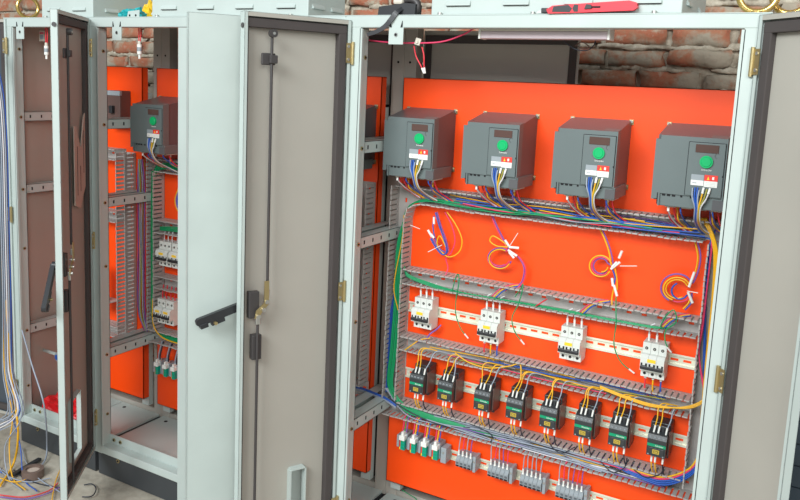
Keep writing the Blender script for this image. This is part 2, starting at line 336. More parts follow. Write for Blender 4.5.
def leaf(cab, side, hx, W, deg, cutout=False, card=False, handle=True, lock=True, hinges=(1.63, .93, .24), T=.022, ztop=None, im='inner', hrot=12, hoff=0, hx0=0):
    """door leaf; local: hinge at origin, x outward along the leaf, inner face +y, outer face -y"""
    s = 1 if side == 'L' else -1
    Z0, Z1 = BZ + .015, ztop or TZ - .004
    mb = MB(); X = lambda a, b: (min(s * a, s * b), max(s * a, s * b))
    xc0, xc1, zc0, zc1 = cutout or (0, 0, 0, 0)
    if cutout:
        a, b = X(0, xc0); mb.box(a, b, -T, -T + .0015, Z0, Z1, 'inner'); a, b = X(xc1, W); mb.box(a, b, -T, -T + .0015, Z0, Z1, 'inner')
        a, b = X(xc0, xc1); mb.box(a, b, -T, -T + .0015, Z0, zc0, 'inner'); mb.box(a, b, -T, -T + .0015, zc1, Z1, 'inner')
    else:
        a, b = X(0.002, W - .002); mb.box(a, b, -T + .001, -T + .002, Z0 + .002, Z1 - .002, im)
        a, b = X(0, W); mb.box(a, b, -T, -T + .001, Z0, Z1, 'grey')
    for p, q in ((0, .0015), (W - .0015, W)): a, b = X(p, q); mb.box(a, b, -T, 0, Z0, Z1, 'grey')
    a, b = X(0, W); mb.box(a, b, -T, 0, Z1 - .0015, Z1, 'grey'); mb.box(a, b, -T, 0, Z0, Z0 + .0015, 'grey')
    for p, q in ((0, .010), (W - .009, W)): a, b = X(p, q); mb.box(a, b, -.0015, 0, Z0, Z1, 'grey')
    a, b = X(.01, W - .01); mb.box(a, b, -.0015, 0, Z1 - .012, Z1, 'inner'); mb.box(a, b, -.0015, 0, Z0, Z0 + .012, 'inner')
    d = mb.build('door', cab); d.location = Vector((hx, FY - .006, 0)) - cab.location
    d.rotation_euler = (0, 0, math.radians(-deg if side == 'L' else deg))
    g = MB(); G = .024
    a, b = X(.012, W - .01); g.box(a, b, -T + .002, -.004, Z1 - .016 - G, Z1 - .016, 'gasket', bev=.002); g.box(a, b, -T + .002, -.004, Z0 + .016, Z0 + .016 + G, 'gasket', bev=.002)
    a, b = X(.012, .012 + G); g.box(a, b, -T + .002, -.0045, Z0 + .016, Z1 - .016, 'gasket', bev=.002)
    a, b = X(W - .014, W - .008); g.box(a, b, -T + .002, -.006, Z0 + .016, Z1 - .016, 'gasket')
    g.build('gasket', d)
    for z in hinges:
        h = MB(); h.cyl((-s * .004, .004, z - .032), (-s * .004, .004, z + .032), .0045, 'zinc', 10)
        a, b = X(-.004, .016); h.box(a, b, .001, .0035, z - .028, z + .028, 'zinc'); h.cyl((s * .010, .0035, z + .018), (s * .010, .006, z + .018), .004, 'steel', 8); h.cyl((s * .010, .0035, z - .018), (s * .010, .006, z - .018), .004, 'steel', 8)
        h.build('hinge', d)['label'] = 'yellow zinc hinge'
    if lock:
        xr_ = W - .075
        for nm, z0, z1, xx in (('lock_rod', .98, 1.668, xr_), ('lock_rod', .16, .89, xr_ + .027)):
            r = MB(); r.tube([(s * xx, .008, z0), (s * xx, .008, z1)], .0042, 'rod', 8)
            if z0 > .9: r.cyl((s * xx, .006, z1 + .0), (s * xx, .022, z1), .011, 'rod', 14); r.cyl((s * xx, .022, z1), (s * xx, .0235, z1), .004, 'steel', 8)
            r.build(nm, d)
        gmb = MB()
        gx = xr_ + .018
        for z in (1.60,):
            a, b = X(xr_ - .013, xr_ + .028); gmb.box(a, b, -.001, .006, z - .016, z + .016, 'rod', bev=.003); a, b = X(xr_ - .014, xr_ + .008); gmb.box(a, b, .006, .018, z - .011, z + .011, 'rod', bev=.002)
        gmb.build('rod_guide', d)
        a, b = X(xr_ + .012, xr_ + .040); MB().box(a, b, -.018, .004, .760, .832, 'rod', bev=.002).build('rod_guide', d)
        k = MB(); a, b = X(xr_ + .020, xr_ + .050); k.box(a, b, -.018, .002, .882, .958, 'rod', bev=.002); k.build('lock_plate', d)
        k = MB(); k.box(*X(xr_ - .002, xr_ + .012), .014, .017, .925, .99, 'zinc'); k.prism([(s * (xr_ - .004), .922), (s * (xr_ + .006), .930), (s * (xr_ + .034), .906), (s * (xr_ + .038), .884), (s * (xr_ + .026), .882), (s * (xr_ + .018), .898)], .010, .013, 'zinc')
        for q in ((xr_ + .004, .930), (xr_ + .013, .908), (xr_ + .028, .890)): k.cyl((s * q[0], .004, q[1]), (s * q[0], .02, q[1]), .006, 'steel', 10)
        k.box(*X(xr_ + .020, xr_ + .034), .004, .014, .866, .894, 'steel', bev=.002); k.box(*X(xr_ - .006, xr_ + .004), .004, .014, .945, .965, 'steel', bev=.002)
        k.build('lock_cam', d)['label'] = 'yellow zinc lock cam with steel bolts'
        # stub that sticks past the edge at the top
        k = MB(); k.cyl((s * (W - .012), -.010, 1.685), (s * (W + .004), -.010, 1.685), .007, 'rod', 10); k.build('lock_pin', d)
    if handle:
        k = MB(); w = .011; T0 = Matrix.Translation((s * (W - .05), -T - .02, .915)) @ Matrix.Rotation(s * math.radians(hoff), 4, 'Z') @ Matrix.Rotation(s * math.radians(hrot), 4, 'Y')
        a, b = X(0, .165); k.prism([(a, -w), (a, w), (b - (.0 if s < 0 else .006), w), (b, w * .5), (b, -w * .5), (b - (.0 if s < 0 else .006), -w)], -.007, .007, 'black', 'y', T0)
        a, b = X(.135, .158); k.box(a, b, -.012, .010, -.02, -.006, 'black', T0, bev=.002)
        p = T0 @ Vector((s * .10, -.007, -.012)); k.box(*X(.085, .125), -.010, .006, -.024, -.010, 'black', T0, bev=.002)
        p = T0 @ Vector((s * .115, -.010, -.017)); q = T0 @ Vector((s * .115, .014, -.017)); k.cyl(q, p, .005, 'zinc', 10)
        k.cyl((s * (W - .05), -T, .915), (s * (W - .05), -T - .024, .915), .013, 'black')
        k.build('door_handle', d)['label'] = 'black swing lever handle'
    if cutout:
        k = MB()
        for (u0, u1, w0, w1) in ((xc0 - .004, xc0, zc0, zc1), (xc1, xc1 + .004, zc0, zc1), (xc0, xc1, zc0 - .004, zc0), (xc0, xc1, zc1, zc1 + .004)): k.box(*X(u0, u1), -T, -.006, w0, w1, 'grey')
        k.build('vent_cutout', d)['label'] = 'pale edging of the square vent cutout'
    if card:
        k = MB(); c = card
        k.prism([(s * u, w) for u, w in ((.05, 1.14), (.045, 1.40), (.062, 1.39), (.105, 1.28), (.160, 1.36), (.185, 1.36), (.185, 1.09), (.12, 1.07))], -.012, -.009, 'brown')
        for u, z0, z1 in ((.068, 1.19, 1.34), (.110, 1.13, 1.22), (.148, 1.12, 1.29)): k.box(*X(u, u + .005), -.009, -.0085, z0, z1, 'hole')
        k.build('notched_card', d)['label'] = 'brown card with a V-shaped notch'
    return d

C1 = cabinet(-1.257, -.152, 'nearest light grey cabinet at right with four drives on its orange plate', rside=True, rear=((-1.212, -.69),), tabs=(-1.088,))
C2 = cabinet(-2.362, -1.257, 'middle grey cabinet seen through between two half-open doors', rear=((-2.317, -1.81), (-1.81, -1.302)), tabs=(-2.203,), cpost=(-1.909, -1.855))
C3 = cabinet(-2.84, -2.362, 'far left narrow grey cabinet with a red bag on its floor', lside=True, tabs=(-2.735,))
leaf(C1, 'L', -1.232, .322, 117.5, T=.030, ztop=1.722, cutout=(.105, .150, .17, .387), hrot=15)
leaf(C1, 'R', -.177, .22, 135, handle=False, lock=False, hinges=(1.63, .90, .30))
leaf(C2, 'L', -2.337, .38, 53, cutout=(.17, .27, .20, .42), card=True, hrot=48)
leaf(C2, 'R', -1.315, .40, 54, handle=False, lock=False, T=.028, ztop=1.715)
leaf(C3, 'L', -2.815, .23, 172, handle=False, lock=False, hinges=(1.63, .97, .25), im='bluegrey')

# roof boxes with louvres
def roof_box(x0, x1, y1, label):
    o = thing('roof_vent_box', label, 'vent box', ((x0 + x1) / 2, (y1 - .285) / 2, TZ + .002), group=None); c = o.location
    mb = MB(); mb.box(x0 - c.x, x1 - c.x, -.285 - c.y, y1 - c.y, 0, .16, 'grey', bev=.003); mb.build('housing', o)
    n = max(2, int((x1 - x0) / .155)); st = (x1 - x0) / n
    for zz in (.028, .085):
        for i in range(n):
            xc = x0 - c.x + st * (i + .5); mb = MB()
            mb.prism([(-.285 - c.y, zz - .004), (-.291 - c.y, zz - .004), (-.291 - c.y, zz), (-.285 - c.y, zz + .010)], xc - .035, xc + .035, 'grey', 'x'); mb.box(xc - .034, xc + .034, -.2905 - c.y, -.285 - c.y, zz - .0055, zz - .004, 'hole'); mb.build('louvre', o)
    n = 2
    for i in range(n):
        yc = -.285 - c.y + (y1 + .285) * (i + .5) / n; mb = MB(); mb.prism([(x1 - c.x, .024), (x1 - c.x + .006, .024), (x1 - c.x + .006, .028), (x1 - c.x, .038)], yc - .03, yc + .03, 'grey', 'y'); mb.build('louvre', o)
    for x in (x0 + .03, x0 + .45 * (x1 - x0), x1 - .06):
        mb = MB(); mb.cyl((x - c.x, -.292 - c.y, 0), (x - c.x, -.292 - c.y, .006), .006, 'steel', 8); mb.build('screw', o)
    return o
roof_box(-2.627, -2.345, .05, 'pale grey slotted vent box on the far left cabinet roof')
roof_box(-2.05, -1.401, -.087, 'long pale grey slotted vent box on the middle cabinet roof')
roof_box(-.991, -.343, .05, 'pale grey slotted vent box behind the red knife')

# ------------------------------------------------------------------ mounting plates
def plate(x0, x1, label):
    mb = MB(); z0, z1 = .19, 1.57; c = Vector(((x0 + x1) / 2, .012, .19))
    mb.box(x0 - c.x, x1 - c.x, -.012, -.009, 0, z1 - z0, 'orange')
    for a, b in ((x0, x0 + .002), (x1 - .002, x1)): mb.box(a - c.x, b - c.x, -.012, .018, 0, z1 - z0, 'orange')
    mb.box(x0 - c.x, x1 - c.x, -.012, .018, z1 - z0 - .002, z1 - z0, 'orange'); mb.box(x0 - c.x, x1 - c.x, -.012, .018, 0, .002, 'orange')
    mb.box(x0 - c.x + .002, x0 - c.x + .04, .018, .0425, -.04, z1 - z0 - .1, 'grey'); mb.box(x1 - c.x - .04, x1 - c.x - .002, .018, .0425, -.04, z1 - z0 - .1, 'grey')
    return tag(mb.build('mounting_plate', loc=c), label, 'mounting plate', None)
plate(-1.225, -.205, 'wide orange mounting plate behind the four drives')
plate(-2.330, -1.306, 'orange mounting plate in the middle cabinet')
plate(-2.755, -2.411, 'narrow orange mounting plate behind the dark breaker')

# ------------------------------------------------------------------ DIN rails
def din_rail(x0, x1, z, label):
    mb = MB(); c = Vector(((x0 + x1) / 2, 0, z)); h = .0175; a, b = x0 - c.x, x1 - c.x
    mb.box(a, b, -.0075, -.0065, h - .005, h, 'rail'); mb.box(a, b, -.0075, -.0065, -h, -h + .005, 'rail')
    mb.box(a, b, -.0075, 0, h - .006, h - .005, 'rail'); mb.box(a, b, -.0075, 0, -h + .005, -h + .006, 'rail')
    mb.box(a, b, -.001, 0, .0035, h - .005, 'rail'); mb.box(a, b, -.001, 0, -h + .005, -.0035, 'rail')
    x = a
    while x < b - .01: mb.box(x, min(x + .013, b), -.001, 0, -.0035, .0035, 'rail'); x += .034
    return tag(mb.build('din_rail', loc=c), label, 'rail', 'slotted metal rails on the orange plates')
din_rail(-1.165, -.268, .826, 'slotted metal rail carrying the four white breakers')
din_rail(-1.165, -.268, .599, 'slotted metal rail carrying the row of eight black contactors')
din_rail(-1.165, -.24, .357, 'lowest slotted metal rail carrying the grey terminal blocks')
din_rail(-2.285, -1.36, .855, 'upper slotted rail behind white breakers in the middle cabinet')
din_rail(-2.285, -1.36, .62, 'lower slotted rail behind white breakers in the middle cabinet')
din_rail(-2.285, -1.36, .36, 'bottom slotted rail with green connectors in the middle cabinet')

# ------------------------------------------------------------------ slotted wiring ducts
PITCH = .0165
def comb(mb, path, inward, y0=0, depth=.06):
    """a wall of the duct that follows path in the xz plane: solid foot then fingers with T-shaped tips"""
    P = [Vector((p[0], 0, p[1])) for p in path]; seg = []; tot = 0
    for a, b in zip(P, P[1:]): seg.append((tot, a, b)); tot += (b - a).length
    def pos(s):
        for t0, a, b in reversed(seg):
            if s >= t0: d = (b - a).normalized(); return a + d * (s - t0), d
        return P[0], (P[1] - P[0]).normalized()
    for a, b in zip(P, P[1:]):
        d = (b - a).normalized(); nrm = Vector((-d.z, 0, d.x)) * inward; e = nrm * .0016
        mb.add([a + Vector((0, y0, 0)), b + Vector((0, y0, 0)), b + e + Vector((0, y0, 0)), a + e + Vector((0, y0, 0)),
                a + Vector((0, y0 - .014, 0)), b + Vector((0, y0 - .014, 0)), b + e + Vector((0, y0 - .014, 0)), a + e + Vector((0, y0 - .014, 0))],
               [(0,3,2,1),(4,5,6,7),(0,1,5,4),(1,2,6,5),(2,3,7,6),(3,0,4,7)], 'duct')
    k = int(tot / PITCH)
    for i in range(k):
        s = (i + .5) * tot / k; p, d = pos(s); nrm = Vector((-d.z, 0, d.x)) * inward; y = Vector((0, 1, 0))
        j = random.uniform(-.0006, .0006); lean = nrm * random.uniform(-.0012, .0012)
        for (w, ya, yb, th, ln) in ((.0056, y0 - .013, y0 - depth + .004, .0016, 0), (.0071, y0 - depth + .0050, y0 - depth, .0036, 1)):
            o = p + d * j + lean * ln
            vs = [o - d * w + y * ya, o + d * w + y * ya, o + d * w + nrm * th + y * ya, o - d * w + nrm * th + y * ya]
            vs += [v + y * (yb - ya) for v in vs]; mb.add(vs, [(0,3,2,1),(4,5,6,7),(0,1,5,4),(1,2,6,5),(2,3,7,6),(3,0,4,7)], 'duct')
def duct_base(mb, x0, x1, z0, z1, horiz=True):
    t = .0016
    if horiz:
        zc = (z0 + z1) / 2; mb.box(x0, x1, -t, 0, z0, zc - .0035, 'duct'); mb.box(x0, x1, -t, 0, zc + .0035, z1, 'duct'); x = x0
        while x < x1: mb.box(x, min(x + .028, x1), -t, 0, zc - .0035, zc + .0035, 'duct'); x += .042
    else:
        xc = (x0 + x1) / 2; mb.box(x0, xc - .0035, -t, 0, z0, z1, 'duct'); mb.box(xc + .0035, x1, -t, 0, z0, z1, 'duct'); z = z0
        while z < z1: mb.box(xc - .0035, xc + .0035, -t, 0, z, min(z + .028, z1), 'duct'); z += .042
def duct(label, base, walls, horiz=True, group='slotted grey cable ducts on the orange plates'):
    x0, x1, z0, z1 = base; c = Vector(((x0 + x1) / 2, 0, (z0 + z1) / 2)); o = thing('cable_duct', label, 'cable duct', c, group=group)
    mb = MB(); duct_base(mb, x0, x1, z0, z1, horiz); b = mb.build('duct_base', o); b.location = -c
    for p, inw in walls:
        mb = MB(); comb(mb, p, inw); w = mb.build('duct_wall', o); w.location = -c; w['label'] = 'comb-like slotted wall'
def duct_set(ox, L0, L1, name):
    X = lambda v: v + ox
    duct('top %s duct under the drives' % name, (X(-1.168), X(L1), 1.171, 1.228),
         (([(X(-1.205), 1.228), (X(L1), 1.228)], -1), ([(X(-1.11), 1.176), (X(-.95), 1.171), (X(-.275), 1.171)], 1)))
    duct('second %s duct above the white breakers' % name, (X(-1.166), X(-.268), .911, .961), (([(X(-1.166), .961), (X(-.268), .961)], -1), ([(X(-1.166), .911), (X(-.268), .911)], 1)))
    duct('third %s duct just below the white breakers' % name, (X(-1.166), X(-.268), .689, .738), (([(X(-1.166), .738), (X(-.268), .738)], -1), ([(X(-1.166), .689), (X(-.268), .689)], 1)))
    duct('lowest %s duct full of grey wires' % name, (X(-1.221), X(L1), .454, .509), (([(X(-1.166), .509), (X(-.27), .509)], -1), ([(X(-1.222), .454), (X(L1), .458)], 1)))
    duct('left upright %s duct with green wires' % name, (X(-1.222), X(-1.168), .511, 1.228), (([(X(-1.222), .511), (X(-1.222), 1.228)], -1), ([(X(-1.171), .511), (X(-1.168), 1.12), (X(-1.160), 1.155), (X(-1.135), 1.170), (X(-1.11), 1.176)], 1)), False)
    duct('right upright %s duct with yellow wires' % name, (X(-.264), X(-.21), .511, 1.17), (([(X(-.264), .485), (X(-.264), 1.17)], -1), ([(X(-.211), .511), (X(-.211), 1.17)], 1)), False)
duct_set(0, 0, -.21, 'nearest cabinet')
# middle cabinet
g2 = 'slotted grey cable ducts on the orange plates'
def D2(label, z0, z1, x0=-2.285, x1=-1.36): duct(label, (x0, x1, z0, z1), (([(x0, z1), (x1, z1)], -1), ([(x0, z0), (x1, z0)], 1)))
D2('top duct under the drive in the middle cabinet', 1.171, 1.222)
D2('second duct with green wires in the middle cabinet', .930, .982)
D2('third duct between the breaker rows in the middle cabinet', .705, .757)
D2('fourth duct below the breaker rows in the middle cabinet', .478, .53, -2.326, -1.31)
duct('left upright duct with green wires in the middle cabinet', (-2.326, -2.287, .532, 1.222), (([(-2.326, .532), (-2.326, 1.222)], -1), ([(-2.287, .532), (-2.287, 1.17)], 1)), False)
duct('right upright duct in the middle cabinet seen past the near post', (-1.36, -1.312, .532, 1.222), (([(-1.36, .532), (-1.36, 1.17)], -1), ([(-1.312, .532), (-1.312, 1.222)], 1)), False)
# far left cabinet
duct('upright duct with long fingers in the far left cabinet', (-2.500, -2.447, .47, 1.228), (([(-2.5, .47), (-2.5, 1.228)], -1), ([(-2.447, .47), (-2.447, 1.228)], 1)), False)
for z, l in ((1.195, 'top'), (.94, 'middle'), (.455, 'bottom')):
    duct('%s level duct in the far left cabinet' % l, (-2.74, -2.503, z, z + .045), (([(-2.74, z + .045), (-2.503, z + .045)], -1), ([(-2.74, z), (-2.503, z)], 1)))

# ------------------------------------------------------------------ variable speed drives
def make_drive(loc, label):
    r = thing('variable_speed_drive', label, 'motor drive', loc, group='grey motor drives with a green dial')
    mb = MB(); mb.prism([(0, .012), (0, .207), (-.012, .205), (-.128, .180), (-.128, .012)], -.083, .083, 'drivedark', 'x')
    mb.build('housing', r)['label'] = 'dark ribbed housing behind the cover'
    mb = MB()   # slotted top grille
    for i in range(11): mb.box(-.062 + i * .0125, -.054 + i * .0125, -.115, -.02, .180, .186, 'hole', Matrix.Translation((0, 0, .181)) @ Matrix.Rotation(.211, 4, 'X') @ Matrix.Translation((0, .128, -.181)))
    mb.build('top_grille', r)
    mb = MB(); mb.prism([(-.085, .015), (-.085, .170), (-.073, .170), (-.073, .180), (.085, .180), (.085, .028), (.083, .028), (.083, .032), (-.07, .032), (-.07, .018)], -.150, -.120, 'drive')
    mb.prism([(-.150, .18), (-.120, .18), (-.120, .186)], .045, .085, 'drive', 'x')
    mb.build('front_cover', r)['label'] = 'slate grey front cover'
    mb = MB(); mb.box(-.068, .088, -.146, -.02, .0, .033, 'drive', bev=.002)
    mb.box(-.068, -.064, -.152, -.146, .0, .033, 'drive'); mb.box(-.0705, -.068, -.1515, -.149, .004, .033, 'hole')
    for x, w in ((-.055, .004), (-.043, .004), (-.031, .004), (-.012, .0025), (.012, .0035), (.048, .004)): mb.box(x - w, x + w, -.1475, -.146, .026, .0345, 'hole', bev=.001)
    for x in (-.04, 0, .035, .07): mb.box(x - .012, x + .012, -.130, -.07, -.004, .001, 'cream')
    mb.box(.062, .088, -.1465, -.146, .002, .027, 'drivedark'); mb.build('terminal_cover', r)
    mb = MB(); mb.box(-.004, .081, -.153, -.150, .034, .167, 'drive', bev=.001); mb.box(-.0055, -.004, -.1505, -.150, .034, .168, 'hole'); mb.box(.081, .0825, -.1505, -.150, .034, .168, 'hole'); mb.box(-.004, .081, -.1505, -.150, .167, .1685, 'hole'); mb.box(.079, .081, -.1535, -.153, .085, .09, 'hole')
    kp = mb.build('keypad', r)
    MB().box(.012, .066, -.1545, -.153, .143, .163, 'display', bev=.001).build('display', kp)['label'] = 'brown display window'
    mb = MB(); mb.cyl((.040, -.153, .121), (.040, -.158, .121), .0155, 'green', 24); mb.cyl((.040, -.158, .121), (.040, -.1595, .121), .0125, 'green', 24, r1=.011); mb.build('dial', kp)['label'] = 'round green dial'
    mb = MB(); mb.tube([(.064 + .006 * math.cos(a), -.1535, .137 + .006 * math.sin(a)) for a in [math.radians(60 + 25 * i) for i in range(9)]], .0008, 'drivedark', 5); mb.build('indicator_mark', kp)
    text('lettering', 'Schneider', .0062, 'white', kp, (.042, -.1535, .1005))
    mb = MB(); mb.box(.008, .038, -.1545, -.153, .061, .074, 'white'); mb.box(.008, .038, -.1545, -.153, .074, .088, 'term'); mb.box(.012, .022, -.1548, -.1545, .066, .068, 'term')
    mb.build('warning_label', kp)['label'] = 'white and grey label'
    mb = MB(); mb.box(.039, .070, -.1545, -.153, .059, .074, 'white'); mb.box(.039, .070, -.1545, -.153, .074, .089, 'red'); mb.prism([(.045, .077), (.051, .077), (.048, .086)], -.1550, -.1545, 'yellow'); mb.box(.057, .062, -.155, -.1545, .078, .085, 'white')
    for i in range(3): mb.box(.043, .066, -.1548, -.1545, .062 + i * .004, .0632 + i * .004, 'offwhite')
    mb.build('warning_label', kp)['label'] = 'red and white warning label'
    for x, z in ((.083, .203), (.083, .022), (-.083, .203)):
        mb = MB(); mb.box(x - .006, x + .006, -.004, 0, z - .008, z + .006, 'zinc'); mb.cyl((x, -.004, z), (x, -.009, z), .0045, 'steel', 10); mb.build('fixing_screw', r)
    return r
DR = make_drive((-1.117, 0, 1.27), 'first grey drive from the left on the nearest cabinet plate')
dup(DR, (-.852, 0, 1.27), 'second grey drive from the left on the nearest cabinet plate')
dup(DR, (-.581, 0, 1.27), 'third grey drive from the left on the nearest cabinet plate')
dup(DR, (-.3145, 0, 1.27), 'fourth grey drive, beside the right post of the nearest cabinet')
dup(DR, (-2.225, 0, 1.255), 'grey drive inside the middle cabinet, cut off by a door')
dup(DR, (-1.405, 0, 1.27), 'shadowed grey drive glimpsed past the near left post')
# dark breaker in the far left cabinet; red reflection put into its brown
r = thing('moulded_case_breaker', 'dark box breaker with painted brown reflection on the far left orange plate', 'circuit breaker', (-2.515, 0, 1.335))
MB().box(-.04, .04, -.055, 0, 0, .14, 'contactorside', bev=.003).build('case', r); MB().box(-.041, .041, -.058, -.045, .12, .139, 'term', bev=.002).build('terminal_shield', r); MB().box(-.01, .01, -.07, -.055, .05, .08, 'black', bev=.002).build('toggle', r)

# ------------------------------------------------------------------ miniature circuit breakers
def make_mcb(loc, label, poles=3):
    r = thing('miniature_circuit_breaker', label, 'circuit breaker', loc, group='white miniature circuit breakers'); w = .0212 * poles
    mb = MB()
    prof = [(0, .004), (0, .100), (-.045, .100), (-.045, .070), (-.058, .070), (-.066, .062), (-.066, .026), (-.045, .026), (-.045, .002), (-.01, .002)]
    for i in range(poles): mb.prism(prof, i * .0212 + .0003, (i + 1) * .0212 - .0003, 'offwhite', 'x')
    mb.build('case', r)
    for i in range(poles):
        x = (i + .5) * .0212
        mb = MB(); mb.cyl((x, -.0445, .084), (x, -.0456, .084), .0042, 'hole', 12); mb.cyl((x, -.0445, .012), (x, -.0456, .012), .0042, 'hole', 12)
        mb.cyl((x, -.0445, .084), (x, -.0458, .084), .002, 'steel', 8); mb.build('terminal_screw', r)
    for i in range(poles):
        x = (i + .5) * .0212; mb = MB(); mb.box(x - .0085, x + .0085, -.0665, -.066, .031, .047, 'hole'); mb.box(x - .0035, x + .0035, -.067, -.0664, .040, .047, 'offwhite'); mb.box(x - .0075, x + .0075, -.0725, -.066, .031, .0415, 'black', bev=.0015)
        mb.build('toggle', r)['label'] = 'black toggle'
    MB().box(.002, w - .002, -.0735, -.071, .031, .040, 'black', bev=.001).build('toggle_bar', r)['label'] = 'black bar joining the toggles'
    MB().box(w * .5 - .013, w * .5 + .009, -.0672, -.066, .051, .060, 'yellow').build('rating_label', r)['label'] = 'yellow rating label'
    MB().box(.003, .009, -.0592, -.0575, .0645, .0685, 'red', Matrix.Translation((0, 0, 0))).build('maker_mark', r)
    return r
MC = make_mcb((-1.119, -.0075, .775), 'first white three-pole breaker from the left, nearest cabinet')
for x, l in ((-.889, 'second white three-pole breaker from the left, nearest cabinet'), (-.635, 'third white three-pole breaker from the left, nearest cabinet'), (-.403, 'fourth white three-pole breaker from the left, nearest cabinet')):
    dup(MC, (x, -.0075, .775), l)
dup(MC, (-2.262, -.0075, .80), 'white three-pole breaker in the upper row of the middle cabinet')
dup(MC, (-2.192, -.0075, .80), 'white breaker half hidden by the door edge, upper middle cabinet row')
M2 = make_mcb((-2.272, -.0075, .565), 'left two-pole white breaker in the lower row of the middle cabinet', 2)
dup(M2, (-2.2265, -.0075, .565), 'right two-pole white breaker in the lower row of the middle cabinet')

# ------------------------------------------------------------------ contactors
def make_contactor(loc, label):
    r = thing('contactor', label, 'contactor', loc, group='black contactors with a green stripe')
    mb = MB(); mb.box(-.001, .053, -.048, 0, -.004, .094, 'contactor', bev=.002); mb.box(.006, .05, -.064, -.048, .064, .092, 'contactor', bev=.002)
    for i in range(3): mb.box(.010 + i * .0135, .019 + i * .0135, -.0645, -.064, .070, .086, 'hole')
    mb.build('base', r)
    MB().box(.0505, .0545, -.062, -.012, .008, .078, 'contactorside', bev=.001).build('side_plate', r)['label'] = 'brownish side plate'
    mb = MB(); mb.prism([(-.048, .0), (-.085, .010), (-.085, .058), (-.080, .070), (-.066, .074), (-.048, .078)], 0, .050, 'contactor', 'x'); mb.box(.004, .046, -.0865, -.085, .016, .034, 'contactor', bev=.001); nb = mb.build('front_block', r)
    for i in range(4):
        mb = MB(); mb.cyl((.0075 + i * .0117, -.082, .0625), (.0075 + i * .0117, -.0842, .0612), .0038, 'term', 10); mb.build('terminal_screw', nb)
    MB().box(.001, .050, -.0864, -.085, .0375, .0455, 'stripe').build('stripe', nb)['label'] = 'green stripe'
    text('lettering', 'Schneider', .0058, 'white', nb, (.033, -.0866, .0415))
    mb = MB(); mb.box(.016, .034, -.0872, -.0855, .018, .030, 'ochre'); mb.box(.019, .031, -.0875, -.0872, .021, .027, 'hole'); mb.box(.020, .030, -.0877, -.0875, .022, .026, 'ochre'); mb.build('rating_label', nb)['label'] = 'ochre rating label'
    for x in (.005, .044): MB().box(x - .002, x + .002, -.0857, -.085, .012, .015, 'term').build('terminal_mark', nb)
    return r
CXS = (-1.104, -1.003, -.878, -.773, -.668, -.564, -.466, -.361)
names8 = ('first', 'second', 'third', 'fourth', 'fifth', 'sixth', 'seventh', 'eighth')
KT = None
for x, nme in zip(CXS, names8):
    l = '%s black contactor from the left on the middle rail' % nme
    if KT is None: KT = make_contactor((x, -.0075, .563), l)
    else: dup(KT, (x, -.0075, .563), l)

# ------------------------------------------------------------------ terminal rail
def make_relay(loc, label):
    r = thing('pluggable_terminal', label, 'terminal', loc, group='green and white pluggable terminals')
    MB().box(0, .026, -.042, 0, -.026, .026, 'term', bev=.002).build('body', r)
    MB().box(-.009, -.0005, -.05, 0, -.022, .020, 'term', bev=.001).build('end_flange', r)
    mb = MB(); mb.box(.008, .024, -.056, -.042, -.026, .010, 'teal', bev=.001)
    for i in range(3): mb.box(.010, .022, -.0565, -.056, -.020 + i * .010, -.0145 + i * .010, 'stripe')
    mb.build('green_plug', r)['label'] = 'dark green plug'
    mb = MB(); mb.box(.004, .024, -.060, -.03, .008, .024, 'white', bev=.0015); mb.box(.010, .018, -.055, -.03, .024, .036, 'white', bev=.001); mb.build('wire_clamp', r)['label'] = 'white wire clamp'
    MB().box(.002, .008, -.052, -.042, -.018, .004, 'red', bev=.001).build('marker', r)['label'] = 'red marker'
    MB().box(.002, .008, -.0515, -.042, -.028, -.019, 'yellow', bev=.001).build('marker', r)['label'] = 'yellow marker'
    return r
RL = None
for x, l in ((-1.150, 'first green and white terminal from the left, lowest rail'), (-1.110, 'second green and white terminal from the left, lowest rail'), (-1.069, 'third green and white terminal from the left, lowest rail'), (-1.029, 'fourth green and white terminal from the left, lowest rail')):
    if RL is None: RL = make_relay((x, -.0075, .378), l)
    else: dup(RL, (x, -.0075, .378), l)
for x, l in ((-2.283, 'first small green-tipped terminal in the middle cabinet'), (-2.237, 'second small green-tipped terminal in the middle cabinet'), (-2.192, 'third small green-tipped terminal by the door edge, middle cabinet')): dup(RL, (x, -.0075, .378), l)
def make_term(loc, label, grp):
    r = thing('terminal_block', label, 'terminal block', loc, group=grp)
    w = .0136
    MB().prism([(0, -.024), (-.026, -.026), (-.046, -.018), (-.048, .004), (-.040, .010), (-.040, .016), (-.026, .022), (0, .022)], .0004, w - .0004, 'term', 'x').build('body', r)
    mb = MB(); mb.box(.003, w - .003, -.049, -.046, -.008, -.0015, 'termdark'); mb.box(.002, w - .002, -.0485, -.046, -.0165, -.012, 'hole'); mb.build('marker_slot', r)
    MB().cyl((w / 2, -.038, .019), (w / 2, -.040, .021), .0035, 'white', 8).build('wire_entry', r)
    return r
TB = None
for x0, n_, nm in ((-.944, 4, 'leftmost'), (-.834, 5, 'second'), (-.728, 5, 'third'), (-.615, 6, 'rightmost')):
    wq = .0136 if nm != 'second' else .0125
    g = 'grey terminal blocks, %s cluster' % nm; l = 'grey terminal block in the %s cluster on the lowest rail' % nm
    for i in range(n_):
        loc = (x0 + i * .0137, -.0075, .367)
        if TB is None: TB = make_term(loc, l, g)
        else: dup(TB, loc, l, group=g)
    xe = x0 + n_ * .0137 + .001
    e = thing('end_clamp', 'grey end clamp right of the %s terminal cluster' % nm, 'end clamp', (xe, -.0075, .367), group=None)
    MB().box(0, .010, -.040, 0, -.026, .026, 'term', bev=.002).build('clamp_body', e); MB().cyl((.005, -.040, .01), (.005, -.042, .01), .003, 'steel', 8).build('clamp_screw', e)
e = thing('end_clamp', 'grey end clamp right of the green and white terminals', 'end clamp', (-1.0015, -.0075, .367))
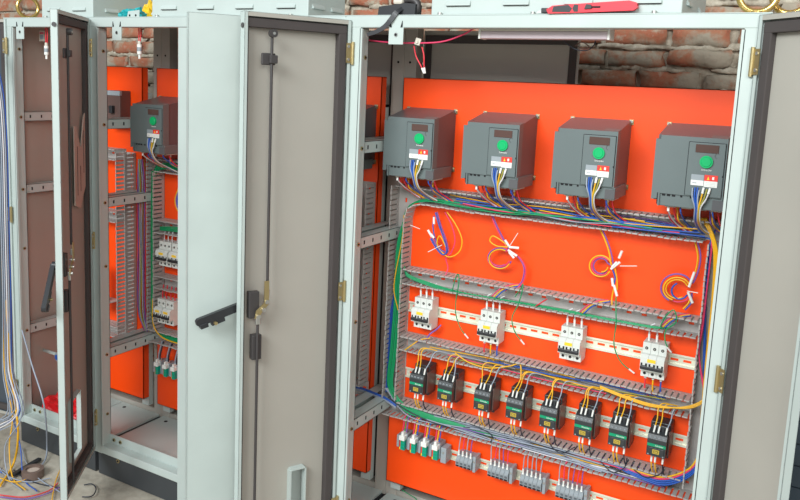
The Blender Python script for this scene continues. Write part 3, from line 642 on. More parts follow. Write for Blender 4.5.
MB().box(0, .020, -.040, 0, -.026, .026, 'term', bev=.002).build('clamp_body', e); MB().cyl((.01, -.040, .01), (.01, -.042, .01), .003, 'steel', 8).build('clamp_screw', e)

# ------------------------------------------------------------------ wires
R = random.Random(3)
def A(*pp): return [at(px, py, y) for px, py, y in pp]
def run(x0, x1, z0, z1, ya, yb, col, label, group, r=.0021, lead=(), tail=(), step=.13):
    """a wire that wanders along a duct"""
    n_ = max(2, int(abs(x1 - x0) / step)); pts = list(lead)
    zc, yc = R.uniform(z0, z1), R.uniform(ya, yb)
    for i in range(n_ + 1):
        t = i / n_; zc = min(max(zc + R.uniform(-.012, .012), z0), z1); yc = min(max(yc + R.uniform(-.01, .01), ya), yb)
        pts.append(Vector((x0 + (x1 - x0) * t, yc, zc)))
    return wire(pts + list(tail), col, label, group, r, 4)
def rise(x0, x1, z0, z1, ya, yb, col, label, group, r=.0021, lead=(), tail=()):
    n_ = max(2, int(abs(z1 - z0) / .12)); pts = list(lead); xc, yc = R.uniform(x0, x1), R.uniform(ya, yb)
    for i in range(n_ + 1):
        t = i / n_; xc = min(max(xc + R.uniform(-.010, .010), x0), x1); yc = min(max(yc + R.uniform(-.008, .008), ya), yb)
        pts.append(Vector((xc, yc, z0 + (z1 - z0) * t)))
    return wire(pts + list(tail), col, label, group, r, 4)
cname = dict(w_green='green', w_blue='blue', w_yellow='yellow', w_red='red', w_pink='crimson', w_purple='purple', w_grey='grey', w_black='black', w_white='white', w_olive='yellow-green')
def duct_wires(cols, where, fn):
    for c in cols: fn(c, '%s wire %s' % (cname[c], where), '%s wires %s' % (cname[c], where))
# top duct
duct_wires(['w_green'] * 4, 'lying along the top duct of the nearest cabinet', lambda c, l, g: run(-1.10, R.uniform(-.45, -.28), 1.180, 1.192, -.045, -.025, c, l, g, .0023, [Vector((-1.185 + R.uniform(-.006, .006), -.035, 1.05)), Vector((-1.175, -.035, 1.15))]))
duct_wires(['w_blue'] * 7, 'lying along the top duct of the nearest cabinet', lambda c, l, g: run(R.uniform(-1.12, -.75), R.uniform(-.3, -.25), 1.180, 1.206, -.045, -.012, c, l, g))
duct_wires(['w_yellow'] * 5, 'lying along the top duct of the nearest cabinet', lambda c, l, g: run(R.uniform(-1.12, -.6), R.uniform(-.5, -.25), 1.19, 1.215, -.045, -.02, c, l, g, .0018))
duct_wires(['w_purple', 'w_pink', 'w_red', 'w_grey', 'w_grey', 'w_grey', 'w_purple'], 'lying along the top duct of the nearest cabinet', lambda c, l, g: run(R.uniform(-1.1, -.8), R.uniform(-.5, -.25), 1.182, 1.212, -.045, -.012, c, l, g, .0018))
# second duct: green wires
for i in range(4):
    wire(A((403 + i, 262 + 3 * i, -.04), (408, 274 + i, -.045), (430, 283 + i, -.04), (460, 292 + i, -.04), (500, 299 + i, -.035), (560, 309 + i, -.035), (610, 319 + i * .6, -.035), (650, 326 + i * .5, -.035), (668, 328, -.04)), 'w_green', 'green wire running along the second duct', 'green wires in the second duct', .0021)
# left upright
for i in range(8):
    dx = R.uniform(-4, 5); b = [(404 + dx * .4, 222, -.04), (399 + dx, 250, -.045), (397 + dx, 300, -.045), (393 + dx, 350, -.045), (390 + dx * .8, 385, -.045)]
    e = [(402 + dx * .5, 403 + i * .7, -.05), (425, 413 + i * .8, -.045), (460 + 8 * i, 424 + 2.2 * i + i * .5, -.035)]
    wire(A(*(b + e)), 'w_green', 'green wire in the left upright duct turning into the lowest duct', 'green wires in the left upright duct', .0024)
for i in range(4):
    dx = i * 1.3; wire(A((402 + dx * .5, 262, -.03), (395 + dx, 290, -.03), (388 + dx, 330, -.03), (387 + dx, 375, -.035), (386 + dx, 392, -.04)), 'w_blue', 'blue wire in the left upright duct', 'blue wires in the left upright duct', .0022)
wire(A((404, 215, -.05), (402, 240, -.05), (394, 285, -.05), (398, 310, -.05)), 'w_yellow', 'yellow wire in the left upright duct', 'yellow wires in the left upright duct', .0018)
# lowest duct: grey multicore
for i in range(34):
    x1 = R.uniform(-.95, -.45) if i % 2 else R.uniform(-.5, -.3)
    dy = R.uniform(-3, 3); lead = A((386 + dy * .5, 388, -.045), (398, 404 + dy, -.045)) if i < 12 else []
    run(-1.10 if i < 12 else R.uniform(-1.1, -.8), x1, .464, .502, -.05, -.012, 'w_grey', 'grey wire lying in the lowest duct', 'grey wires in the lowest duct', .0020, lead)
duct_wires(['w_purple', 'w_purple', 'w_white', 'w_white', 'w_black', 'w_red', 'w_yellow', 'w_yellow', 'w_olive'], 'lying in the lowest duct', lambda c, l, g: run(R.uniform(-1.1, -.6), R.uniform(-.5, -.3), .466, .500, -.05, -.02, c, l, g, .0018))
wire(A((386, 392, -.05), (392, 400, -.055), (410, 412, -.055), (440, 425, -.05), (470, 428, -.05)), 'w_black', 'dark wire bending under the left upright duct', None, .002)
for i, c in enumerate(('w_blue', 'w_blue', 'w_blue', 'w_pink', 'w_yellow')):
    wire(A((608, 463 - i, -.045), (640, 478 - i * 1.5, -.05), (665, 485 - i * 2, -.055), (690, 476 - i * 2, -.055), (703 - i * .5, 458 - i * 2, -.05), (708, 440, -.045), (711, 400, -.04)), c, '%s wire sweeping from the lowest duct up the right side' % cname[c], '%s wires sweeping up the right side' % cname[c], .0026)
# third duct
duct_wires(['w_blue', 'w_blue', 'w_purple', 'w_pink', 'w_yellow', 'w_yellow', 'w_yellow', 'w_olive', 'w_grey', 'w_grey'], 'lying in the third duct', lambda c, l, g: run(R.uniform(-1.12, -.75), R.uniform(-.6, -.33), .697, .728, -.045, -.01, c, l, g, .0018))
wire(A((455, 353, -.05), (470, 363, -.055), (490, 368, -.055), (510, 366, -.05), (520, 364, -.05), (521, 380, -.07)), 'w_yellow', 'bright yellow wire looping through the third duct', None, .0021)
wire(A((405, 350, -.055), (412, 345, -.055), (420, 340, -.05), (430, 338, -.045)), 'w_yellow', 'short yellow wire at the left end of the third duct', None, .002)
for i in range(3):
    wire(A((600, 386 + i, -.05), (625, 396 + i, -.055), (655, 405 + i, -.058), (690, 408 - i, -.062), (708, 396 - i, -.05), (712, 370, -.045), (714 + i, 300, -.045), (716 + i, 262, -.045), (714, 236, -.045), (705, 222, -.045)), 'w_yellow', 'yellow wire crossing out of the third duct and up the right side', 'yellow wires climbing the right side', .0022)
for i in range(4):
    wire(A((700 + i * 2, 218, -.04), (709 + i, 232, -.05), (714 + i * 1.2, 255, -.05), (712 + i * 1.2, 300, -.05), (706 + i * 1.2, 360, -.05), (700 + i, 430, -.045)), 'w_yellow', 'yellow wire hanging in the right upright duct', 'yellow wires in the right upright duct', .0022)
for i in range(2):
    wire(A((716, 228, -.03), (709 + i, 250, -.03), (705 + i, 300, -.03), (704 + i, 345, -.03), (703 + i, 380, -.03)), 'w_blue', 'blue wire hanging in the right upright duct', 'blue wires in the right upright duct', .0024)
for i in range(2):
    wire(A((712 + i, 240, -.045), (708, 280, -.045), (702 + i, 325, -.045), (699, 355, -.045), (704 + i, 392, -.045)), 'w_pink', 'crimson wire hanging in the right upright duct', 'crimson wires in the right upright duct', .0022)
# control wires and supply leads of the drives
for k, (X0, zb) in enumerate(((-1.117, 1.27), (-.852, 1.27), (-.581, 1.27), (-.3145, 1.27), (-2.225, 1.255))):
    w_ = ('the first drive', 'the second drive', 'the third drive', 'the fourth drive', 'the middle cabinet drive')[k]
    zt = zb - .04
    for i, (c, dx, dz) in enumerate((('w_grey', .014, .054), ('w_blue', .020, .056), ('w_blue', .026, .056), ('w_grey', .03, .05), ('w_yellow', .040, .056), ('w_olive', .048, .054), ('w_white', .055, .056))):
        m = X0 + .024 + i * .0022
        fe = (0,) if c in ('w_white', 'w_yellow') else None
        wire([Vector((X0 + dx, -.156, zb + dz)), Vector((X0 + dx * .8 + .005, -.160, zb + .03)), Vector((m, -.156, zb + .005)), Vector((m - .002, -.13, zb - .03)), Vector((m + .0, -.075, zt - .018)), Vector((m + .006 + .002 * i, -.045, zt - .036))], c,
             '%s control wire hanging from the labels of %s' % (cname[c], w_), '%s control wires of %s' % (cname[c], w_), .0021, 4, fe, .014)
    for i, (c, dx) in enumerate((('w_white', -.045), ('w_red', -.05), ('w_yellow', -.03), ('w_blue', -.015), ('w_red', -.035), ('w_yellow', .055), ('w_blue', .062), ('w_red', .072), ('w_purple', .05))):
        y = -.125 + (i % 3) * .02
        wire([Vector((X0 + dx, y, zb)), Vector((X0 + dx + .002, y, zb - .015)), Vector((X0 + dx + .006, -.085, zt)), Vector((X0 + dx + .016, -.05, zt - .02)), Vector((X0 + dx + .035, -.035, zt - .035))], c,
             '%s supply wire under %s' % (cname[c], w_), '%s supply wires under %s' % (cname[c], w_), .0022, 4, (0,) if i in (0, 5) else None, .016)
# breaker leads
for k, x0 in enumerate((-1.119, -.889, -.635, -.403)):
    w_ = names8[k] + ' breaker'
    for i in range(3):
        if k == 3 and i == 2: continue
        x = x0 + (i + .5) * .0212
        wire([Vector((x, -.032, .873)), Vector((x, -.034, .89)), Vector((x, -.034, .915)), Vector((x + .012, -.03, .925))], 'w_white', 'white lead dropping into the top of the %s' % w_, 'white leads above the %s' % w_, .0022, 4, (0,), .022)
    for i, c in enumerate(('w_red', 'w_yellow', 'w_blue')):
        x = x0 + (i + .5) * .0212
        if k == 0:
            if c != 'w_blue': continue
            wire(A((441, 325, -.02), (437, 329, -.03), (430, 334, -.045), (426, 339, -.045), (415, 343, -.04)), 'w_purple', 'purple-blue lead crossing below the first breaker', None, .0028); continue
        if k == 2: continue
        wire([Vector((x, -.030, .779)), Vector((x, -.034, .765)), Vector((x + .002, -.036, .735)), Vector((x + .012, -.03, .715))], c, '%s lead under the %s' % (cname[c], w_), '%s leads under the %s' % (cname[c], w_), .0024, 4, (0,), .014)
# contactor leads
for k, x0 in enumerate(CXS):
    w_ = names8[k] + ' contactor'; xo = (.012, .024, .044); cs = ('w_yellow', 'w_yellow', 'w_grey')
    for i in range(3):
        x = x0 + xo[i]; j = R.uniform(-.01, .014)
        wire([Vector((x, -.078, .632)), Vector((x + .002, -.074, .650)), Vector((x + .006 + j * .5, -.068, .675)), Vector((x + .006 + j, -.058, .700)), Vector((x + .018 + j, -.05, .712)), Vector((x + .05 + j, -.03, .705))], cs[i],
             '%s lead into the top of the %s' % (cname[cs[i]], w_), '%s leads above the %s' % (cname[cs[i]], w_), .0018, 5, (0,), .022)
    for i, c in ((0, 'w_yellow'), (1, 'w_yellow'), (2, 'w_black')):
        x = x0 + (.012, .022, .042)[i]
        wire([Vector((x, -.070, .565)), Vector((x, -.071, .548)), Vector((x + .002, -.066, .525)), Vector((x + .006, -.05, .505)), Vector((x + .02, -.035, .495))], c, '%s lead out of the foot of the %s' % (cname[c], w_), '%s leads below the %s' % (cname[c], w_), .0019, 4, (0,), .018)
for pts in (((545, 434, -.06), (552, 447, -.06), (562, 453, -.06), (575, 447, -.06)), ((600, 461, -.06), (612, 472, -.06), (624, 468, -.06), (627, 458, -.06)), ((634, 470, -.06), (646, 477, -.06), (660, 474, -.06), (664, 467, -.06)), ((470, 424, -.055), (484, 430, -.055), (492, 436, -.055), (490, 444, -.05))):
    wire(A(*pts), 'w_black', 'black wire sagging over the lowest duct', 'black wires sagging over the lowest duct', .0016)
# terminal leads
for x0, n_, nm in ((-.944, 4, 'leftmost'), (-.834, 5, 'second'), (-.728, 5, 'third'), (-.615, 6, 'rightmost')):
    for i in range(n_):
        x = x0 + (i + .5) * .0137; c = ('w_grey', 'w_pink', 'w_grey', 'w_purple', 'w_pink', 'w_purple')[i] if nm != 'third' else 'w_grey'
        wire([Vector((x, -.046, .387)), Vector((x, -.047, .41)), Vector((x + R.uniform(-.003, .003), -.046, .445)), Vector((x + .006, -.04, .475))], c, '%s lead above the %s terminal cluster' % (cname[c], nm), '%s leads above the %s terminal cluster' % (cname[c], nm), .0018, 4, (0,), .016)
for k, x0 in enumerate((-1.150, -1.110, -1.069, -1.029)):
    for i, c in enumerate(('w_pink', 'w_yellow', 'w_blue') if k else ('w_pink', 'w_green', 'w_purple')):
        x = x0 + .008 + i * .007
        wire([Vector((x, -.05, .412)), Vector((x + .002, -.048, .435)), Vector((x + .003, -.044, .46)), Vector((x + .014, -.035, .475))], c, '%s lead above the %s green and white terminal' % (cname[c], names8[k]), '%s leads above the %s green and white terminal' % (cname[c], names8[k]), .0022, 4)
# hanging green earth wires
def earth(pts1, pts2, label):
    wire(A(*pts1, *pts2), 'w_green', label, None, .0017, 5, (1,), .018)
earth(((452, 292, -.05), (455, 280, -.06), (458, 274, -.065), (459, 282, -.07)), ((456, 300, -.055), (456, 315, -.04), (461, 329, -.03), (468, 338, -.02)), 'thin green earth wire hanging right of the first breaker')
earth(((515, 297, -.05), (521, 288, -.06), (523, 284, -.065), (522, 292, -.07)), ((518, 305, -.06), (512, 318, -.05), (515, 332, -.035), (524, 344, -.02)), 'thin green earth wire hanging right of the second breaker')
earth(((616, 297, -.03), (616, 310, -.06)), ((616, 325, -.06), (614, 345, -.045), (621, 362, -.03), (634, 373, -.02)), 'thin green earth wire hanging right of the third breaker')
earth(((660, 327, -.05), (666, 316, -.06), (674, 310, -.06), (676, 322, -.06), (666, 330, -.06)), ((665, 340, -.065), (668, 348, -.065), (671, 352, -.06)), 'green wire looped above the fourth breaker')
wire(A((536, 306, -.04), (547, 299, -.05)), 'w_red', 'short red wire end in the second duct', 'short red wire ends in the second duct', .002, 3)
for c, d in (('w_pink', 0), ('w_yellow', 2), ('w_blue', 4)):
    for (x, y) in ((492, 296), (580, 312), (661, 326)):
        wire(A((x + d, y + d * .4, -.045), (x + 8 + d, y - 7 + d * .4, -.05), (x + 18 + d, y - 11 + d * .5, -.04), (x + 28 + d * .5, y - 12 + d * .4, -.03)), c, '%s wire curving into the second duct from a coil above' % cname[c], '%s wires curving into the second duct' % cname[c], .002)
# coiled wire bundles on the plate
def coil(paths, ferr, tails, label):
    r = thing('wire_coil', label, 'wire coil', at(paths[0][1][0][0], paths[0][1][0][1], -.03), group='coiled spare wires on the orange plate'); o = r.location
    for c, pts, rad in paths:
        mb = MB(); mb.tube([p - o for p in smooth(A(*pts), 7)], rad, c); mb.build('coiled_wire', r)['label'] = '%s wire' % cname[c]
    for a, b in ferr:
        mb = MB(); mb.cyl(at(*a) - o, at(*b) - o, .0038, 'white', 8); mb.build('ferrule', r)['label'] = 'white ferrule sleeve'
    for a, b in tails:
        mb = MB(); mb.cyl(at(*a) - o, at(*b) - o, .0012, 'white', 6); mb.build('tie_tail', r)['label'] = 'white cable tie tail'
def off(pts, dx, dy, dd=0): return tuple((a + dx, b + dy, c + dd) for a, b, c in pts)
def ring(cx, cy, rx, ry, a0, a1, y, n_=11): return tuple((cx + rx * math.cos(math.radians(a0 + (a1 - a0) * i / (n_ - 1))), cy + ry * math.sin(math.radians(a0 + (a1 - a0) * i / (n_ - 1))), y) for i in range(n_))
P1 = ((437, 212, -.03), (441, 226, -.03), (446, 240, -.03), (448, 251, -.03), (444, 254, -.032), (438, 248, -.035), (432, 238, -.035))
coil([('w_purple', P1, .0024), ('w_blue', off(P1, -1.5, .5, -.006), .0024), ('w_blue', ((434, 216, -.03), (433, 226, -.03), (435, 238, -.032), (440, 249, -.034), (445, 252, -.034)), .0022),
      ('w_yellow', ((447, 212, -.03), (456, 225, -.03), (462, 240, -.03), (459, 252, -.03), (449, 257, -.034), (441, 251, -.034), (437, 243, -.036), (440, 236, -.036), (446, 247, -.036)), .0021),
      ('w_pink', ((445, 212, -.025), (452, 226, -.025), (455, 241, -.025), (451, 253, -.028), (446, 258, -.03), (448, 268, -.03), (445, 276, -.04)), .0021)],
     [((428, 230, -.037), (432, 237, -.037)), ((434, 217, -.032), (434, 224, -.032)), ((431, 234, -.04), (434, 238, -.04))], [((428, 252, -.045), (442, 245, -.04)), ((410, 225, -.05), (420, 229, -.035))], 'leftmost coil of coloured wires above the second duct')
P2 = ((492, 214, -.03), (497, 226, -.03), (503, 238, -.03), (508, 247, -.032))
L2 = ring(500, 258, 12, 10, -50, -340, -.032)
T2 = ((511, 252, -.034), (519, 258, -.03), (524, 268, -.03), (522, 281, -.03), (514, 290, -.04))
coil([('w_purple', P2 + off(L2, 0, 0), .0022), ('w_pink', off(P2, -1.3, .4, -.003) + ring(500, 258, 10, 8.5, -50, -340, -.034), .0021), ('w_yellow', ring(500, 259, 11, 9.6, -60, -330, -.038), .0021), ('w_yellow', ((508, 247, -.036), (497, 246, -.036), (490, 241, -.036), (493, 236, -.036), (502, 241, -.036), (509, 247, -.036)), .0021),
      ('w_blue', ring(500, 257, 10.5, 9, -60, -300, -.03), .0021), ('w_purple', T2, .0021), ('w_pink', off(T2, 1.3, .3), .0021)],
     [((505, 240, -.04), (509, 246, -.04)), ((509, 247, -.04), (519, 248, -.036)), ((508, 250, -.04), (517, 256, -.038)), ((509, 252, -.042), (514, 258, -.04))], [((509, 247, -.04), (518, 233, -.05))], 'second coil of coloured wires, above the second breaker')
P3 = ((602, 229, -.03), (607, 240, -.03), (611, 252, -.03), (613, 265, -.032)); L3 = ring(600.5, 266, 11, 10.5, -20, -330, -.034)
coil([('w_yellow', off(P3, -2, 0) + L3, .0023), ('w_purple', P3 + ring(601, 266, 7.5, 7.5, -20, -330, -.032), .0021), ('w_pink', ring(601, 266, 9.3, 9, -40, -310, -.036), .0021), ('w_yellow', ring(601.5, 266, 6.5, 6, 90, 10, -.038, 6), .002), ('w_blue', ((612, 268, -.034), (615, 277, -.032), (614, 284, -.032)), .0026), ('w_yellow', ((615, 268, -.034), (617, 280, -.032), (617, 290, -.032)), .002), ('w_yellow', ((614, 288, -.034), (612, 297, -.034), (612, 306, -.045)), .002)],
     [((622, 251, -.04), (619, 258, -.036)), ((620, 262, -.04), (611, 269, -.04)), ((617, 262, -.042), (612, 267, -.042)), ((612, 278, -.036), (613, 286, -.036)), ((614, 285, -.036), (617, 296, -.036))], [((620, 266, -.04), (637, 266, -.05))], 'third coil of coloured wires, above the third breaker')
P4 = ((696, 241, -.03), (699, 256, -.03), (697, 270, -.03), (692, 282, -.032)); L4 = ring(677, 289, 15.5, 14, -25, -250, -.034)
coil([('w_purple', off(P4, 1.5, 0) + ring(677, 288, 16, 14, -30, -240, -.034), .0026), ('w_yellow', off(P4, -1.2, 0, -.004) + ring(677, 289, 13.5, 11.5, -20, -250, -.038), .0023), ('w_yellow', ring(677, 289, 11, 9.3, -20, -300, -.034), .002), ('w_blue', ring(680, 291, 8.3, 8, -110, -330, -.034), .0026), ('w_pink', ring(679, 290, 13.5, 12, -150, -330, -.03), .002), ('w_yellow', ((690, 293, -.034), (689, 302, -.034), (683, 309, -.045)), .0022), ('w_blue', ((692, 293, -.034), (691, 303, -.034), (685, 310, -.045)), .0022)],
     [((694.5, 272, -.038), (689, 287, -.038)), ((688, 292, -.04), (692.5, 303, -.038))], [((687, 291, -.042), (698, 293, -.05))], 'rightmost coil of coloured wires, beside the right upright duct')
# middle cabinet wires
for i in range(6):
    dx = i * .6 - 2; wire([Vector((-2.306 + dx * .004, -.04, 1.17)), Vector((-2.306 + dx * .004, -.045, .95)), Vector((-2.305 + dx * .004, -.045, .75)), Vector((-2.300 + dx * .004, -.045, .56)), Vector((-2.25, -.04, .505 + .003 * i)), Vector((-2.05 + i * .03, -.035, .50))], 'w_green', 'green wire in the left upright duct of the middle cabinet', 'green wires in the middle cabinet upright duct', .0024)
for i in range(5): wire([Vector((-2.30, -.045, 1.10 + .01 * i)), Vector((-2.26, -.045, 1.183 + i * .005)), Vector((-2.0, -.04, 1.185 + i * .005)), Vector((-1.7, -.035, 1.19))], 'w_green', 'green wire in the top duct of the middle cabinet', 'green wires in the middle cabinet top duct', .0024)
for i in range(4): wire([Vector((-2.27, -.04, .94 + i * .004)), Vector((-2.15, -.045, .948 + i * .005)), Vector((-1.9, -.04, .95)), Vector((-1.7, -.03, .95))], 'w_green', 'green wire in the second duct of the middle cabinet', 'green wires in the middle cabinet second duct', .0024)
wire([Vector((-2.296, -.055, .66)), Vector((-2.294, -.058, .58)), Vector((-2.275, -.06, .535)), Vector((-2.22, -.06, .508)), Vector((-2.1, -.05, .50))], 'w_yellow', 'yellow wire curving at the lower left of the middle cabinet', None, .0026)
for i, c in enumerate(('w_yellow', 'w_purple', 'w_blue')):
    wire([Vector((-2.14 + i * .006, -.04, 1.17)), Vector((-2.17 + i * .006, -.045, 1.11)), Vector((-2.185 + i * .006, -.045, 1.07)), Vector((-2.17 + i * .006, -.045, 1.03)), Vector((-2.13 + i * .006, -.045, 1.02))], c, '%s spare wire hanging in the middle cabinet' % cname[c], '%s spare wires in the middle cabinet' % cname[c], .0026, 5, (1,), .025)
for i, x in enumerate((-2.251, -2.230, -2.209, -2.181, -2.160)):
    wire([Vector((x, -.034, .895)), Vector((x, -.036, .915)), Vector((x + .004, -.034, .945))], 'w_white', 'white lead above the upper breakers of the middle cabinet', 'white leads above the upper breakers, middle cabinet', .0022, 3)
for i, x in enumerate((-2.261, -2.240, -2.216, -2.194)):
    wire([Vector((x, -.034, .66)), Vector((x, -.036, .68)), Vector((x + .004, -.034, .72))], 'w_red', 'red lead above the lower breakers of the middle cabinet', 'red leads above the lower breakers, middle cabinet', .0026, 3)
for i, x in enumerate((-2.268, -2.222, -2.177)):
    for j, c in enumerate(('w_grey', 'w_black')): wire([Vector((x + j * .007, -.05, .412)), Vector((x + .004 + j * .008, -.052, .44)), Vector((x + .014 + j * .008, -.045, .49))], c, '%s lead above the green-tipped terminals, middle cabinet' % cname[c], '%s leads above the green-tipped terminals' % cname[c], .0028, 3)
# hanging bundle between far left and middle cabinet
cc = ('w_purple', 'w_red', 'w_grey', 'w_olive', 'w_pink', 'w_grey', 'w_yellow', 'w_purple', 'w_red', 'w_grey', 'w_olive')
for i, c in enumerate(cc):
    a = i * 2.4; rr = .016; x, y = -2.352 + rr * math.cos(a), -.06 + rr * math.sin(a) * .8
    wire([Vector((x * .3 - 2.352 * .7, y, 1.215)), Vector((x, y, 1.12)), Vector((x + .006 * math.sin(i), y, .95)), Vector((x - .004 * math.cos(i), y, .75)), Vector((x, y, .60)), Vector((x * .5 - 2.352 * .5 + .01, -.05, .515))], c, '%s wire in the hanging bundle between two orange plates' % cname[c], '%s wires in the hanging bundle' % cname[c], .0024)
# blue cable pair crossing between cabinets
for i in range(4):
    wire(A((352, 386 + i, .0), (362, 388 + i, -.02), (375, 393 + i, -.045), (386, 398 + i, -.055), (396, 405 + i, -.055)), ('w_blue', 'w_blue', 'w_grey', 'w_grey')[i], ('blue', 'blue', 'grey', 'grey')[i] + ' wire crossing from the middle cabinet to the nearest one', ('blue', 'blue', 'grey', 'grey')[i] + ' wires crossing between cabinets', .0024)

# ------------------------------------------------------------------ cabinet light, lamp holders, loose roof items
t = thing('cabinet_light', 'long pinkish strip light under the nearest cabinet top beam', 'light', (-.686, -.235, 1.7025))
MB().box(-.172, .172, -.022, .022, -.004, .012, 'cream', bev=.002).build('lamp_body', t); MB().box(-.170, .170, -.019, .019, -.024, -.004, 'lamp', bev=.003).build('lamp_cover', t)
for s_ in (-1, 1): MB().box(s_ * .172 - .003, s_ * .172 + .003, -.022, .022, -.025, .012, 'white', bev=.001).build('end_cap', t)
for s_ in (-1, 1): MB().box(s_ * .14 - .01, s_ * .14 + .01, -.01, .01, .012, .032, 'cream').build('bracket', t)
text('lettering', 'enfico', .009, 'rod', t, (.135, -.0226, .005))
mb = MB(); mb.tube(smooth(A((563, 40, -.2), (570, 46, -.2), (578, 50, -.2), (588, 50, -.19), (594, 45, -.19), (596, 39, -.2)), 5), .0016, 'w_black'); mb.tube(smooth(A((575, 46, -.19), (582, 42, -.19), (589, 47, -.19), (583, 49, -.19), (577, 46, -.19)), 5), .0014, 'contactorside')
tag(mb.build('lamp_cord'), 'thin brown cord tangle hanging behind the strip light', 'cord')
wire(A((367, 40, -.22), (385, 42, -.24), (408, 43, -.25), (440, 42, -.25), (462, 35, -.25), (476, 27, -.25)), 'w_pink', 'pink-red wire strung along under the top beam', None, .0022)
t = thing('cable_tie_mount', 'white adhesive tie mount on the pink-red wire', 'tie mount', at(418, 42, -.25)); MB().prism([(-.010, -.006), (.006, -.010), (.012, .008), (-.004, .012)], -.004, 0, 'cream').build('base', t); MB().box(-.003, .003, -.008, .0, -.004, .004, 'cream').build('saddle', t)
for i, pp in enumerate((((414, 46, -.25), (416, 56, -.25), (421, 66, -.25), (424, 73, -.25)), ((422, 47, -.25), (424, 56, -.25), (424, 65, -.25), (425, 73, -.25)))):
    wire(A(*pp), 'w_red', 'red wire dangling below the white tie mount', 'red wires dangling below the tie mount', .002, 5, (1,), .015)
def fuse(px, py, y, cab, lab):
    p = at(px, py, y); t = thing('door_switch', lab, 'switch', p, group=None)
    for s_ in (-.003, .004): MB().tube(smooth([Vector((s_, 0, .095)), Vector((s_ * 1.5 + .002, 0, .06)), Vector((s_, 0, .022))], 4), .0019, 'w_red').build('red_lead', t)
    mb = MB(); mb.cyl((0, 0, -.018), (0, 0, .016), .0085, 'white', 14); mb.box(-.006, .006, -.004, .004, .016, .028, 'cream', bev=.002); mb.build('capsule', t)
    MB().cyl((0, 0, -.008), (0, 0, .006), .0088, 'term', 14).build('band', t); MB().cyl((0, 0, -.034), (0, 0, -.018), .0045, 'white', 10).build('plunger', t)
fuse(139.5, 49, -.25, C2, 'white capsule hanging on red wires in the middle cabinet'); fuse(46.5, 50, -.25, C3, 'white capsule hanging on red wires in the far left cabinet')
mb = MB(); mb.box(-.016, .016, -.001, .001, -.02, .02, 'cream'); mb.box(-.010, .010, -.0016, -.001, -.012, .004, 'w_grey'); mb.box(-.012, .012, -.0016, -.001, .008, .014, 'w_pink')
o = mb.build('hanging_tag', loc=at(42, 36, -.2)); tag(o, 'small pale tag with grey and pink print in the far left cabinet', 'tag')

# utility knife
k = thing('utility_knife', 'red utility knife with black grip lying on the cabinet roof', 'knife', (-.560, -.297, TZ + .002), 0)
mb = MB(); mb.prism([(-.095, -.0), (-.100, .010), (-.085, .019), (.0, .024), (.10, .029), (.118, .024), (.121, .013), (.112, .006), (-.0, .002)], -.009, .007, 'knifered'); mb.build('handle', k)['label'] = 'red handle'
MB().prism([(-.085, .004), (-.082, .017), (-.045, .0205), (-.035, .012), (-.04, .003)], -.0098, -.009, 'black').build('grip', k)['label'] = 'black rubber grip'
MB().prism([(-.03, .004), (-.034, .012), (-.03, .021), (-.02, .020), (-.02, .004)], -.0098, -.009, 'black').build('grip', k)
mb = MB(); mb.box(.0, .034, -.0102, -.009, .0125, .0165, 'hole'); mb.prism([(-.004, .010), (.0, .021), (.012, .020), (.014, .011)], -.013, -.009, 'black'); mb.build('slider', k)['label'] = 'black slider'
mb = MB(); mb.box(-.115, -.096, -.006, .004, .002, .014, 'black', bev=.002); mb.prism([(-.130, .001), (-.115, .003), (-.115, .009), (-.124, .006)], -.0014, -.0006, 'steel'); mb.build('blade', k)
# black strap roll with a tail over the beam
k = thing('strap_roll', 'black strap roll on the roof with its end hanging over the beam', 'strap', (-1.10, -.27, TZ + .002))
MB().prism([(.048 + 0 * i, 0) for i in ()] or [(-.058, .0), (.060, .0), (.062, .030), (.03, .033), (-.055, .024)], -.018, .02, 'black').build('roll', k)
mb = MB(); mb.tube(smooth([Vector((-.01, -.0, .030)), Vector((.01, -.0, .040)), Vector((.035, -.0, .044)), Vector((.056, -.0, .036)), Vector((.058, -.0, .018)), Vector((.045, 0, .008))], 5), .010, 'rod', 8); mb.build('loop', k)
mb = MB(); pts = smooth([Vector((.022, -.016, .02)), Vector((.012, -.033, .008)), Vector((-.002, -.038, -.012)), Vector((-.02, -.040, -.032)), Vector((-.045, -.042, -.046)), Vector((-.075, -.044, -.055))], 5)
vs = []; fs = []
for i, p in enumerate(pts):
    q = pts[min(i + 1, len(pts) - 1)] - pts[max(i - 1, 0)]; q.normalize(); nn = Vector((-q.z, 0, q.x)) * (.009 - .004 * i / len(pts)); vs += [p + nn, p - nn, p - nn + Vector((0, .003, 0)), p + nn + Vector((0, .003, 0))]
for i in range(len(pts) - 1):
    for j in range(4): fs.append([i * 4 + j, i * 4 + (j + 1) % 4, (i + 1) * 4 + (j + 1) % 4, (i + 1) * 4 + j])
mb.add(vs, fs + [[0, 1, 2, 3], [len(vs) - 4, len(vs) - 3, len(vs) - 2, len(vs) - 1]], 'black'); mb.build('hanging_end', k)
MB().box(-.01, .02, -.02, .03, .0295, .046, 'cream', bev=.006).build('core', k)
# gold lifting rings
def lift_ring(loc, rz, label):
    k = thing('lifting_eye', label, 'lifting eye', loc, rz, group=None); MB().tube([Vector((.040 * math.cos(a), 0, .0465 + .040 * math.sin(a))) for a in [2 * math.pi * i / 28 for i in range(28)]], .0075, 'brass', 10, True).build('ring', k)
    MB().cyl((0, 0, 0), (0, 0, .008), .014, 'brass', 16).build('collar', k)
lift_ring((-.190, -.24, TZ + .002), .15, 'left gold lifting ring of the pair above the right door')
lift_ring((-.125, -.205, TZ + .002), -.2, 'right gold lifting ring of the pair above the right door')
lift_ring((-2.80, -.22, TZ + .002), 1.35, 'gold lifting ring at the far left on the roof')
